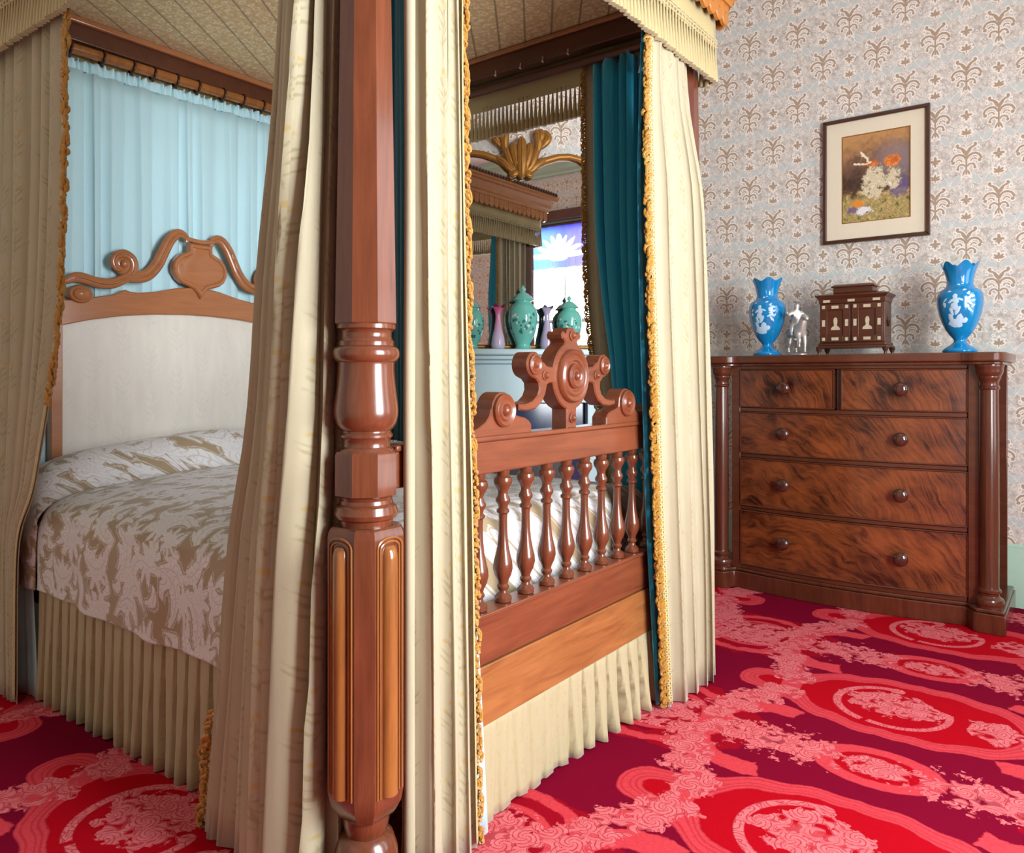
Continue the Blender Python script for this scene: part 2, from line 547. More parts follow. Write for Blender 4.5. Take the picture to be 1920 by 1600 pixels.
def carpet(name):
    m, nt, b = new_mat(name)
    P = coords(nt)
    px, py, _ = sep(nt, P)
    PX, PY = 1.40, .955
    ux = px+.50; uy = py-2.915
    wv = noise(nt, P, 9, 2)
    k = xround(ux/PX); x = ux-k*PX
    y = uy-xround(uy/PY)*PY
    ax, ay = xabs(x), xabs(y)
    yo = PY/2-ay                                  # distance from the oval row
    xo = PX/2-ax
    # big cartouche medallion with pointed, stepped ends
    e = xlen(ax/.39, ay/.235)
    tip = seg(ax, ay, .30, 0, .47, 0, .075)
    dm = xmin((e-1)*.25, tip)
    dm = dm+xsin(ax*42)*.006
    ring = xabs(dm)-.030
    inner = dm+.030
    ringline = xmin(xabs(xabs(dm)-.017)-.0028, xabs(dm+.004)-.002)
    # flower bouquet inside the medallion, set a little left, plus scrolls
    fl = noise(nt, P, 16, 3, .6)
    d_b = ell(x, y, -.05, .02, .13, .10)+(fl-.5)*.16
    d_b2 = ell(x, y, .26, -.02, .075, .07)+(fl-.5)*.12
    sc1 = xmin(arc(x, y, -.06, .0, .165, .013, 95, 250), arc(x, y, -.04, .0, .165, .011, -110, 10), disc(x, y, -.06, .158, .024), disc(x, y, .11, .03, .022))
    d_in = xmin(d_b, d_b2)
    # small oval medallion in the row between
    eo = (xlen(ax/.150, yo/.105)-1)*.12
    oring = xabs(eo)-.024
    oin = eo+.024
    of = xlen(ax/.07, yo/.05)-1+(fl-.5)*.9
    # sprays on both sides of the oval
    sp = ell(ax, yo, .30, 0, .17, .085)+(noise(nt, P, 21, 3, .65)-.5)*.30
    # rosette far to the side, with scroll arms and garlands running to the medallion
    ros = disc(xo, yo, 0, 0, .16)
    rosring = xmin(xabs(ros)-.012, xabs(disc(xo, yo, 0, 0, .235)+(fl-.5)*.06)-.020)
    rosfl = xlen(xo, yo)-.13+(noise(nt, P, 24, 2)-.5)*.16
    gx = (wv-.5)*.05
    g1 = seg(xo+gx, yo+gx, .16, .10, .30, .40, .055)+(fl-.5)*.16
    g2 = arc(xo, yo, .36, .06, .17, .040, 70, 200)+(fl-.5)*.05
    g3 = arc(xo, yo, .12, .44, .19, .036, -60, 80)+(fl-.5)*.04
    g4 = seg(xo, yo, .20, 0, .44, .03, .02)+(fl-.5)*.14
    fern = ell(xo, yo, .19, .22, .085, .022, 55)+(noise(nt, P, 55, 2)-.5)*.10
    flower = xmin(sp, rosfl, g1, g4, fern)
    bands = xmin(ring, oring, rosring, g2, g3)
    # blossom drawing: roses and leaves, outlined in red
    n5 = noise(nt, P, 30, 3, .6)
    b1, rr, th, c1 = blossoms(nt, px, py, 11.5, .046, 6, .8, (70, .010), .16)
    b2, rib2 = leaves(nt, px, py, 17, .038, .0135, .95, 2.3)
    b3, rib3 = leaves(nt, px, py, 24, .026, .010, .95, 5.9)
    dfl = xmin(b1, b2, b3)
    whorl = below(xabs(xsin(rr*230.0+th*2.0+n5*4.0))-.34, .35)
    outl = xmax(whorl*below(b1, .003), xmax(below(rib2, .003)*below(b2, .002), below(xabs(dfl)-.0018, .002)))
    pl = voro(nt, P, 60, 'DISTANCE_TO_EDGE')
    outl2 = below(pl-.05, .05)
    dark, red, red2 = lin('#7c0428'), lin('#b80417'), lin('#9f071e')
    pink, pink2 = lin('#da4f5a'), lin('#f09396')
    c = mix(nt, below(xmax(ell(xo, yo, .0, .0, .36, .27), -ros)+(wv-.5)*.15, .01), dark, red2)
    c = mix(nt, below(inner, .006), c, red)
    c = mix(nt, below(oin, .006), c, red)
    c = mix(nt, below(ros, .006), c, red2)
    bandcol = mix(nt, below(ringline, .003)*.40, mix(nt, outl2*.2, lin('#dc4650'), red2), red2)
    c = mix(nt, below(bands+(n5-.5)*.012, .006), c, bandcol)
    flcol = mix(nt, outl*.8, mix(nt, n5, pink2, pink), lin('#b0182c'))
    reg = xmin(xmax(d_in, inner+.02), xmax(of*.05, oin+.01), flower)
    bq = below(xmax(reg-.012+(n5-.5)*.03, dfl-.003), .004)
    bq = xmax(bq, below(reg+.06, .03)*.35)
    bq = xmax(bq, below(xmax(sc1, inner+.02), .004))
    c = mix(nt, bq, c, flcol)
    pile = noise(nt, P, 420, 2, .6)
    c = mix(nt, pile*.35, c, lin('#5e0418'))
    nt.links.new(c, b.inputs['Base Color'])
    setp(b, Roughness=.95)
    b.inputs['Specular IOR Level'].default_value = .05
    bump(nt, b, pile+bq*.6, .3, .004)
    return m

M = {}
M['mahog'] = wood('mahogany_bed', '#80452b', '#451e10', 'Y', 1.0, .32, .25, .8)
M['mahog_z'] = wood('mahogany_turned', '#723d25', '#321309', 'Z', 1.0, .25, .4, .8)
M['mahog_shaded'] = wood('mahogany_tester_shaded', '#5c2e16', '#240f07', 'X', 1.0, .4, .2, .6)  # tester wood in low light; that shade is put into the darker colour
M['mahog_head'] = wood('mahogany_headboard', '#ac7046', '#7e482a', 'Y', 1.0, .28, .45, .55)
M['board'] = wood('amber_board', '#a0683a', '#683617', 'Y', 1.4, .3, .4, .95)
M['amber'] = wood('amber_moulding', '#98602e', '#5c2c14', 'Z', 1.2, .22, .6, .8)
M['pelmet'] = wood('orange_pelmet', '#b87428', '#834510', 'Z', 1.0, .4, .2, .5)
M['chest'] = wood('chest_mahogany', '#5e2f1c', '#281008', 'Z', 1.0, .25, .5, .8)
M['chest_x'] = wood('chest_crossband', '#63331e', '#2b1209', 'X', 1.0, .28, .5, .8)
M['knob'] = wood('dark_knob', '#4e2a20', '#220e0a', 'Z', 1.0, .15, .8, .4)
M['casket'] = wood('rosewood_casket', '#5b2f1d', '#2e150c', 'X', 2.0, .3, .4, .7)
M['ring'] = plain('ring_wood', '#3a1d12', .35)
M['cream'] = damask_cloth('cream_damask', '#b4ab8d', '#8b8048', '#b39440', .3, .62, .8)
M['cream_skirt'] = damask_cloth('cream_skirt', '#b0a47f', '#a08c55', '#a98c48', .2, .42, .5)
M['valance'] = cloth('valance_cloth', '#b6a472', .75, .2)
M['fringe'] = cloth('tassel_silk', '#b9a878', .6, .3, .12, fine=90)
M['gold'] = cloth('gold_bullion', '#c08a24', .5, .4, .22, fine=60)
M['lining_pale'] = cloth('pale_blue_lining', '#b9dfe7', .65, .3)
M['lining_teal_shaded'] = cloth('teal_shaded_lining', '#0aa0c4', .6, .3)  # deeper copy of the blue lining; its shade is put into the colour
M['tancloth'] = cloth('tan_backcloth', '#b29a66', .8, .1)
M['headpanel'] = damask_cloth('pale_upholstery', '#e3ded2', '#cfccc0', '#d8d2be', .2, .8, .6)
M['brocade'] = brocade('floral_brocade')
M['mattress'] = cloth('mattress_ticking', '#e8e2d8', .8, .1)
M['wallpaper'] = wallpaper('scroll_wallpaper')
M['carpet'] = carpet('red_carpet')
M['mint'] = plain('mint_paint', '#b3d3bf', .4, var=.03)
M['mantelpaint'] = plain('pale_blue_paint', '#bfe0e6', .35, var=.02)
M['ceilpaint'] = plain('ceiling_paint', '#d9cfcb', .8, var=.02)
M['slate'] = plain('navy_slate', '#26375c', .12, var=.2)
M['iron'] = plain('black_iron', '#15161a', .4)
M['gilt'] = plain('gilt', '#a5722e', .42, .45, var=.15)
M['silver'] = plain('silver', '#dcd8d0', .45, .75, var=.2, ns=120)
M['inlay'] = plain('mother_of_pearl', '#cdbfa4', .3, var=.2, ns=90)
M['brass'] = plain('dark_brass', '#6a5230', .35, .8)
M['mat'] = plain('mat_board', '#e6dac0', .8, var=.02)
M['blueglass'] = plain('blue_glass', '#0a86c4', .15, coat=.5, var=.16, ns=7)
M['blueglass'].node_tree.nodes['Principled BSDF'].inputs['Subsurface Weight'].default_value = .0
M['enamel'] = plain('white_enamel', '#bcd8ec', .4, var=.06)
M['tealglass'] = plain('teal_glass', '#6cc4b4', .15, coat=.5, var=.06, ns=8)
M['jarpaint'] = plain('jar_enamel', '#2f7c70', .4, var=.2, ns=60)
M['jarpaint2'] = plain('jar_enamel_pale', '#d5e3e0', .4, var=.1)
def pinkglass():
    m, nt, b = new_mat('pink_glass')
    _, _, z = sep(nt, coords(nt))
    f = X.m('MULTIPLY_ADD', z, 1/.20, -.35, clamp=True)
    nt.links.new(mix(nt, f, lin('#cdbfd8'), lin('#d04a86')), b.inputs['Base Color'])
    setp(b, Roughness=.15)
    return m
M['pinkglass'] = pinkglass()
M['lavglass'] = plain('lavender_glass', '#b6a9c8', .15, coat=.5, var=.05)
def mirror_mat():
    m, nt, b = new_mat('mirror_silvering')
    v = coords(nt)
    n = noise(nt, v, 3, 2)
    nt.links.new(mix(nt, n, (.86,.87,.87,1), (.90,.91,.91,1)), b.inputs['Base Color'])
    setp(b, Metallic=1.0, Roughness=.015)
    return m
M['mirror'] = mirror_mat()

def sunburst():
    m, nt, b = new_mat('tester_damask')
    v = coords(nt)
    x, y, z = sep(nt, v)
    ang = X.m('ARCTAN2', y-1.95, x+2.28)
    r = xlen(x+2.28, y-1.95)
    k = (x*.819+y*.574)/.114
    fr = xabs(k-xround(k))
    lineN = below(fr-.035, .04)
    ww = comb(nt, x*1.9, y*3.2, 0.0)
    ringd = xabs(voro(nt, ww, 9, 'F1', .35)-.26)-.05
    f = below(ringd+(noise(nt, v, 60, 3)-.5)*.16, .05)
    sp = below(noise(nt, v, 48, 3, .7)-.47, .08)
    c = mix(nt, xmax(f, sp*.55), lin('#d4b274'), lin('#f2dfae'))
    c = mix(nt, lineN*.75, c, lin('#6f5427'))
    nt.links.new(c, b.inputs['Base Color'])
    setp(b, Roughness=.75); b.inputs['Sheen Weight'].default_value = .2
    return m
M['tester'] = sunburst()

def gimp():
    """open looped braid"""
    m, nt, b = new_mat('looped_braid')
    uv = uvc(nt); u, v, _ = sep(nt, uv)
    P = .017
    y = v-xround(v/P)*P
    y2 = v+P/2; y2 = y2-xround(y2/P)*P
    d = xmin(xabs(xlen(u-.009, y)-.0062)-.0016, xabs(xlen(u-.021, y2)-.0062)-.0016, xabs(u-.001)-.0015, xabs(u-.029)-.0015)
    f = below(d, .0014)
    c = mix(nt, f, lin('#8a7440'), lin('#e0cb8e'))
    nt.links.new(c, b.inputs['Base Color'])
    setp(b, Roughness=.6); b.inputs['Sheen Weight'].default_value = .3
    bump(nt, b, f, .6, .003)
    return m
M['gimp'] = gimp()

def painting_mat():
    m, nt, b = new_mat('flower_painting')
    uv = uvc(nt); u, v, _ = sep(nt, uv)       # metres from the lower left, .34 x .485
    wa = noise(nt, uv, 38, 4, .65); wb = noise(nt, scale_vec(nt, uv, (1,1,1), loc=(3,7,0)), 38, 4, .65)
    u = u+(wa-.5)*.045; v = v+(wb-.5)*.045
    n1 = noise(nt, uv, 22, 4, .65, .8); n2 = noise(nt, scale_vec(nt, uv, (1,.8,1), loc=(2,1,0)), 40, 5, .75, .6)
    bg = ramp(nt, v*1.9+(n1-.5)*.5-u*.25, [(.1, lin('#7a5a3c')), (.4, lin('#3f2c24')), (.62, lin('#7d5a45')), (.85, lin('#c08e58'))])
    c = mix(nt, below(ell(u, v, .28, .31, .10, .10)+(n1-.5)*.08, .09)*.6, bg, lin('#998a8c'))
    # foliage, blossoms
    fol = ramp(nt, n2, [(.32, lin('#3f3a24')), (.42, lin('#7e7a3c')), (.48, lin('#c0b070')), (.53, lin('#8a5a2c')), (.58, lin('#dcc98c')), (.64, lin('#c88a3c')), (.7, lin('#6a5a80'))])
    c = mix(nt, below(v-.155+(n1-.5)*.16, .03), c, fol)
    pur = below(ell(u, v, .29, .175, .05, .06)+(n2-.5)*.10, .01)
    c = mix(nt, pur*.7, c, lin('#6a5a86'))
    wh = below(xmin(ell(u, v, .165, .215, .062, .085), ell(u, v, .26, .225, .04, .05))+(n1-.5)*.09, .012)
    whc = ramp(nt, n2, [(.34, lin('#5f5238')), (.43, lin('#b3a680')), (.50, lin('#e6dabc')), (.56, lin('#c9b48a')), (.62, lin('#f0e8d8'))])
    c = mix(nt, wh, c, whc)
    org = below(xmin(ell(u, v, .255, .315, .042, .035), ell(u, v, .15, .315, .035, .016))+(n2-.5)*.06, .008)
    c = mix(nt, org, c, ramp(nt, n2, [(.4, lin('#c2571a')), (.6, lin('#f09a4a'))]))
    st = xmin(seg(u, v, .145, .325, .095, .385, .006), seg(u, v, .13, .318, .065, .325, .006))
    c = mix(nt, below(st, .003), c, lin('#f1e2c4'))
    c = mix(nt, below(ell(u, v, .085, .105, .032, .02)+(n2-.5)*.04, .006), c, lin('#e88a2c'))
    c = mix(nt, below(ell(u, v, .11, .06, .04, .02)+(n2-.5)*.05, .006), c, lin('#e8e4e6'))
    c = mix(nt, below(ell(u, v, .128, .052, .008, .006), .003), c, lin('#27254a'))
    c = mix(nt, below(ell(u, v, .05, .07, .03, .014)+(n2-.5)*.03, .006)*.8, c, lin('#6a5088'))
    nt.links.new(c, b.inputs['Base Color'])
    setp(b, Roughness=.45)
    return m
M['painting'] = painting_mat()

def lace_panel():
    """backlit blue and violet blind with a white flower woven in the middle"""
    m, nt, b = new_mat('backlit_blind')
    uv = uvc(nt); u, v, _ = sep(nt, uv)
    base = mix(nt, X.m('MULTIPLY_ADD', u, 1.6, -.6, clamp=True), lin('#2466bc'), lin('#3a2cb4'))
    dx = xabs(u-.80); dy = v-.16
    d = ell(dx, dy, 0, .12, .05, .15)
    for an, rr in ((66, .24), (42, .27), (20, .30), (2, .42)):
        c_, s_ = cos(math.radians(an)), sin(math.radians(an))
        d = xmin(d, ell(dx, dy, c_*rr*.55, s_*rr*.55, rr*.55, .03, an))
    d = xmin(d, ell(dx, dy, .03, -.02, .10, .04))
    f = below(d+(noise(nt, uv, 40, 2)-.5)*.02, .012)
    hz = noise(nt, scale_vec(nt, uv, (60, 2, 1)), 3, 2)
    col = mix(nt, f, base, lin('#d8cdf2'))
    col = mix(nt, hz*.25, col, lin('#a9b2f0'))
    out = nt.nodes['Material Output']
    tr = nt.nodes.new('ShaderNodeBsdfTranslucent'); nt.links.new(col, tr.inputs[0])
    df = nt.nodes.new('ShaderNodeBsdfDiffuse'); nt.links.new(col, df.inputs[0])
    mx_ = nt.nodes.new('ShaderNodeMixShader'); mx_.inputs[0].default_value = .75
    nt.links.new(tr.outputs[0], mx_.inputs[1]); nt.links.new(df.outputs[0], mx_.inputs[2])
    nt.links.new(mx_.outputs[0], out.inputs[0])
    return m
M['blind'] = lace_panel()

def sky_pane(name, col, strength):
    m, nt, b = new_mat(name)
    out = nt.nodes['Material Output']
    e = nt.nodes.new('ShaderNodeEmission'); e.inputs[0].default_value = col; e.inputs[1].default_value = strength
    nt.links.new(e.outputs[0], out.inputs[0]); nt.nodes.remove(b)
    return m
M['daylight'] = sky_pane('daylight_window', (.93, .97, 1.0, 1), 35.0)
M['fill_glow'] = sky_pane('fill_window_glow', (1.0, .93, .72, 1), .7)  # warm glow for the added fill opening
M['daylight3'] = sky_pane('daylight_window_side', (.92, .96, 1.0, 1), 4.5)
#@@SPLIT
# ------------------------------------------------------------------ the room
XL, XR, YB, YF, ZC = -3.47, 1.40, 4.56, -1.75, 3.95
T = .18
def struct(o): o['kind'] = 'structure'; return o
uvx = lambda v: (v.x, v.z)
uvy = lambda v: (v.y, v.z)
struct(MB().grid(lambda u, v: Vector((lerp(XL, XR, u), lerp(YF, YB, v), 0)), 1, 1).build('floor', M['carpet'], origin=(0,0,0)))
struct(MB().box(XL-T, XR+T, YF-T, YB+T, ZC, ZC+.1).build('ceiling', M['ceilpaint'], origin=(-1,1,ZC), sm=0))
struct(MB().box(XL-T, XR+T, YB, YB+T, 0, ZC).build('wall_back', M['wallpaper'], origin=(-1,YB,0), uvf=uvx, sm=0))
struct(MB().box(XL-T, XL, YF, YB, 0, ZC).build('wall_left', M['wallpaper'], origin=(XL,1,0), uvf=uvy, sm=0))
def holed_wall(name, x0, x1, y0, y1, holes, along, uvf):
    """wall slab with rectangular openings (lo, hi, z0, z1) along the axis"""
    mb = MB()
    a0, a1 = (y0, y1) if along == 'Y' else (x0, x1)
    cuts = sorted(holes)
    def piece(lo, hi, z0, z1):
        if hi-lo < 1e-6: return
        if along == 'Y': mb.box(x0, x1, lo, hi, z0, z1)
        else: mb.box(lo, hi, y0, y1, z0, z1)
    cur = a0
    for lo, hi, z0, z1 in cuts:
        piece(cur, lo, 0, ZC); piece(lo, hi, 0, z0); piece(lo, hi, z1, ZC); cur = hi
    piece(cur, a1, 0, ZC)
    return struct(mb.build(name, M['wallpaper'], origin=((x0+x1)/2, (y0+y1)/2, 0), uvf=uvf, sm=0))
WIN = [(.80, 2.08, .62, 3.05), (2.95, 4.05, .62, 3.05)]
holed_wall('wall_right', XR, XR+T, YF, YB, WIN, 'Y', uvy)
FILL_WIN = [(-2.7, -1.0, .62, 3.05)]
holed_wall('wall_front', XL-T, XR+T, YF-T, YF, FILL_WIN, 'X', uvx)
def window(name, along, lo, hi, z0, z1, wall, inward, paint, light):
    """sash window: frame, sashes and daylight behind the glass"""
    mb = MB()
    d0, d1 = (wall, wall+.10) if inward < 0 else (wall-.10, wall)
    def bx(a0, a1, b0, b1, dd0=None, dd1=None):
        p, q = (dd0, dd1) if dd0 is not None else (d0, d1)
        if along == 'Y': mb.box(p, q, a0, a1, b0, b1)
        else: mb.box(a0, a1, p, q, b0, b1)
    f = .06
    bx(lo, lo+f, z0, z1); bx(hi-f, hi, z0, z1); bx(lo+f, hi-f, z0, z0+f); bx(lo+f, hi-f, z1-f, z1)
    m_ = (z0+z1)/2; c = (lo+hi)/2
    bx(lo+f, hi-f, m_-.025, m_+.025); bx(c-.015, c+.015, z0+f, m_-.025); bx(c-.015, c+.015, m_+.025, z1-f)
    # casing on the room side
    e0, e1 = (wall-.03, wall) if inward < 0 else (wall, wall+.03)
    bx(lo-.11, lo, z0-.12, z1+.11, e0, e1); bx(hi, hi+.11, z0-.12, z1+.11, e0, e1)
    bx(lo, hi, z1, z1+.11, e0, e1); bx(lo, hi, z0-.12, z0, e0, e1)
    org = (wall, c, z0) if along == 'Y' else (c, wall, z0)
    w = struct(mb.build(name, M['mint'], origin=org, sm=0, bevel=.004))
    p = MB()
    dd = wall+.07 if inward < 0 else wall-.07
    if along == 'Y': p.add([(dd,lo+f,z0+f),(dd,hi-f,z0+f),(dd,hi-f,z1-f),(dd,lo+f,z1-f)], [(0,1,2,3)])
    else: p.add([(lo+f,dd,z0+f),(hi-f,dd,z0+f),(hi-f,dd,z1-f),(lo+f,dd,z1-f)], [(0,1,2,3)])
    p.build('window_pane', M[light], w, sm=0)
    return w
window('window_1', 'Y', *WIN[0], XR, -1, 'mint', 'daylight')
window('window_2', 'Y', *WIN[1], XR, -1, 'mint', 'daylight3')
window('fill_window', 'X', *FILL_WIN[0], YF, 1, 'mint', 'fill_glow')  # added opening, unseen behind the camera, for warm fill light
# blue and violet blind across the head of the big window
bl = thing('window_blind', (XR-.05, 1.35, 2.45), 'blue and violet backlit window blind with a white flower, seen in the mirror', 'blind')
pb = MB().grid(lambda u, v: Vector((XR-.045-.004*sin(u*60), lerp(.83, 2.05, u), lerp(2.50, 3.04, v))), 80, 2,
          uv=lambda u, v: (lerp(.83, 2.05, u)-.58, v*.54)).build('blind_panel', M['blind'], bl, sm=60)
fb_ = MB()
for i in range(60):
    y = .83+i*.0204
    fb_.lathe([(.001, 2.40), (.006, 2.43), (.004, 2.49), (.002, 2.50)], (XR-.045, y, 0), 5)
fb_.build('blind_fringe', M['fringe'], bl)
MB().tube([(XR-.045, .78, 3.055), (XR-.045, 2.10, 3.055)], .018, 10).build('blind_roller', M['mahog_shaded'], bl)
tag(MB().box(XR-.13, XR-.003, .64, 2.24, 3.10, 3.22).build('window_pelmet', M['mahog_shaded'], origin=(XR,1.35,3.1), bevel=.006),
    'dark wooden pelmet box above the window, seen in the mirror', 'pelmet')

# baseboards, crown
def base_profile(mb, p, q, n):
    """moulded skirting along p->q, n = direction into the room"""
    prof = [(0,0),(.028,0),(.028,.225),(.020,.24),(.020,.27),(.012,.285),(.012,.30),(0,.31)]
    P, Q, N = Vector((*p,0)), Vector((*q,0)), Vector((*n,0))
    vs = [P+N*a+Vector((0,0,z)) for a, z in prof]+[Q+N*a+Vector((0,0,z)) for a, z in prof]
    m = len(prof)
    mb.add(vs, [(i, i+1, m+i+1, m+i) for i in range(m-1)]+[tuple(range(m)), tuple(reversed(range(m, 2*m)))])
def crown(mb, p, q, n):
    prof = [(0,-.26),(.03,-.26),(.03,-.23),(.06,-.20),(.07,-.15),(.12,-.09),(.19,-.06),(.20,-.03),(.24,-.02),(.24,0)]
    P, Q, N = Vector((*p,ZC)), Vector((*q,ZC)), Vector((*n,0))
    vs = [P+N*a+Vector((0,0,z)) for a, z in prof]+[Q+N*a+Vector((0,0,z)) for a, z in prof]
    m = len(prof)
    mb.add(vs, [(i, i+1, m+i+1, m+i) for i in range(m-1)])
# the corner chimney breast, set at 45 degrees
DA = Vector((.70711, .70711, 0)); DB = Vector((.70711, -.70711, 0))
CO = Vector((-2.873, 3.897, 0))            # centre of its face
def dg(a, b, z): return CO+DA*a+DB*b+Vector((0,0,z))
aL = (XL-CO.x)/.70711; aR = (YB-CO.y)/.70711
mb = MB()
mb.add([dg(aL,0,0), dg(aR,0,0), dg(aR,0,ZC), dg(aL,0,ZC)], [(0,1,2,3)])
for a0, a1 in ((aL, -.42), (.42, aR)): pass
br_ = mb.build('wall_corner', M['wallpaper'], origin=CO, sm=0, uvf=lambda v: ((v-CO).dot(DA)-1.36+.02, v.z))
struct(br_)
for nm, p, q, n in (('baseboard_back', (CO.x+.70711*aR, YB), (XR, YB), (0,-1)), ('baseboard_left', (XL, YF), (XL, CO.y+.70711*aL), (1,0)),
                    ('baseboard_right', (XR, YF), (XR, YB), (-1,0)), ('baseboard_front', (XL, YF), (XR, YF), (0,1))):
    mb = MB(); base_profile(mb, p, q, n); struct(mb.build(nm, M['mint'], origin=(p[0], p[1], 0), sm=30))
mb = MB()
crown(mb, (XL, YB), (XR, YB), (0,-1)); crown(mb, (XL, YF), (XL, YB), (1,0)); crown(mb, (XR, YF), (XR, YB), (-1,0)); crown(mb, (XL, YF), (XR, YF), (0,1))
crown(mb, tuple(dg(aL,0,0))[:2], tuple(dg(aR,0,0))[:2], tuple(DB)[:2])
struct(mb.build('trim_1', M['mint'], origin=(0,0,ZC), sm=30))

# ------------------------------------------------------------------ fireplace
fp = thing('fireplace', dg(0,0,0), 'pale blue painted corner fireplace with a navy slate opening behind the bed', 'fireplace')
def dbox(mb, a0, a1, b0, b1, z0, z1):
    vs = [dg(a, b, z) for z in (z0, z1) for a, b in ((a0,b0),(a1,b0),(a1,b1),(a0,b1))]
    mb.add(vs, [(0,1,2,3),(7,6,5,4),(0,4,5,1),(1,5,6,2),(2,6,7,3),(3,7,4,0)])
mb = MB(); dbox(mb, -.66, .66, .002, .22, 1.272, 1.31); mb.build('mantelshelf', M['mantelpaint'], fp, bevel=.008)
mb = MB(); dbox(mb, -.62, .62, .002, .19, 1.245, 1.272); dbox(mb, -.60, .60, .002, .16, 1.22, 1.245); mb.build('bed_moulding', M['mantelpaint'], fp, bevel=.006)
mb = MB(); dbox(mb, -.58, .58, .002, .13, .98, 1.22); mb.build('frieze', M['mantelpaint'], fp, bevel=.004)
for s in (-1, 1):
    a0, a1 = sorted((s*.405, s*.58))
    mb = MB(); dbox(mb, a0, a1, .002, .13, .16, .98); p = mb.build('pilaster', M['mantelpaint'], fp, bevel=.004)
    mb = MB(); dbox(mb, a0-.01, a1+.01, .002, .15, 0, .16); mb.build('plinth_block', M['mantelpaint'], fp, bevel=.006)
mb = MB(); dbox(mb, -.405, -.27, .002, .06, 0, .975); dbox(mb, .27, .405, .002, .06, 0, .975); dbox(mb, -.27, .27, .002, .06, .80, .975)
mb.build('slate_surround', M['slate'], fp, bevel=.003)
mb = MB(); dbox(mb, -.27, .27, .002, .03, 0, .80)
for i in range(9): dbox(mb, -.22+i*.055-.006, -.22+i*.055+.006, .03, .05, .10, .42)
dbox(mb, -.25, .25, .03, .055, .42, .45); dbox(mb, -.25, .25, .03, .055, .08, .10)
mb.build('grate', M['iron'], fp)

# mirror over the mantel
mr = thing('overmantel_mirror', dg(0,.03,1.31), 'gilt framed arched mirror with a carved leaf crest above the mantelpiece', 'mirror')
half = [(-.52,1.325),(-.52,2.22),(-.515,2.32),(-.49,2.41),(-.445,2.475),(-.38,2.515),(-.31,2.53),(-.24,2.525),(-.16,2.50),(-.09,2.465),(-.035,2.43),(0,2.415)]
outl = half+[(-a, z) for a, z in reversed(half[:-1])]
mb = MB(); mb.prism(outl, .012, .022, lambda a, d, b: dg(a, b, d)); mb.build('mirror_glass', M['mirror'], mr, sm=0)
mb = MB()
pth = [dg(a, .034, z) for a, z in outl]
mb.tube(pth, .021, 10, closed=True)
pth2 = [dg(a*.965, .040, 1.325+(z-1.325)*.985+.008) for a, z in outl]
mb.tube(pth2, .009, 6, closed=True)
mb.build('frame', M['gilt'], mr, sm=60)
mb = MB()
def leafcurve(pts, wid, b=.05, tip=.35):
    '''a ribbed leaf along the curve, broad in the middle, standing off the frame'''
    c = catmull(pts, 8); n = len(c)
    rad = [wid*(.45+.75*sin(PI*min(1, .12+.80*i/(n-1)))) *(1 if i < n-2 else .6) for i in range(n)]
    mb.tube([dg(a, b+.016*sin(PI*i/(n-1)), z) for i, (a, z) in enumerate(c)], rad, 10, flat=(tuple(DB), .55))
    mb.tube([dg(a, b+.016*sin(PI*i/(n-1))+q*.5, z) for (i, (a, z)), q in zip(enumerate(c), rad)], [q*.22 for q in rad], 6)
leafcurve([(0,2.39),(0,2.46),(0,2.55),(.0,2.635)], .030, .06)
for s in (-1, 1):
    leafcurve([(s*.008,2.40),(s*.034,2.48),(s*.052,2.56),(s*.052,2.60)], .022, .055)
    leafcurve([(s*.012,2.40),(s*.058,2.46),(s*.088,2.53),(s*.100,2.585)], .021, .045)
    leafcurve([(s*.098,2.54),(s*.108,2.60),(s*.100,2.655),(s*.075,2.66)], .024, .045)
    leafcurve([(s*.105,2.57),(s*.145,2.60),(s*.168,2.635),(s*.150,2.665),(s*.125,2.655)], .022, .04)
    leafcurve([(s*.110,2.60),(s*.125,2.65),(s*.118,2.690)], .020, .05)
    leafcurve([(s*.01,2.41),(s*.065,2.435),(s*.12,2.485),(s*.165,2.508)], .018, .042)
    leafcurve([(0,2.45),(s*.028,2.415),(s*.058,2.400),(s*.070,2.425)], .017, .05)
mb.ball(dg(0,.055,2.40), .022)
mb.build('crest', M['gilt'], mr, sm=60)

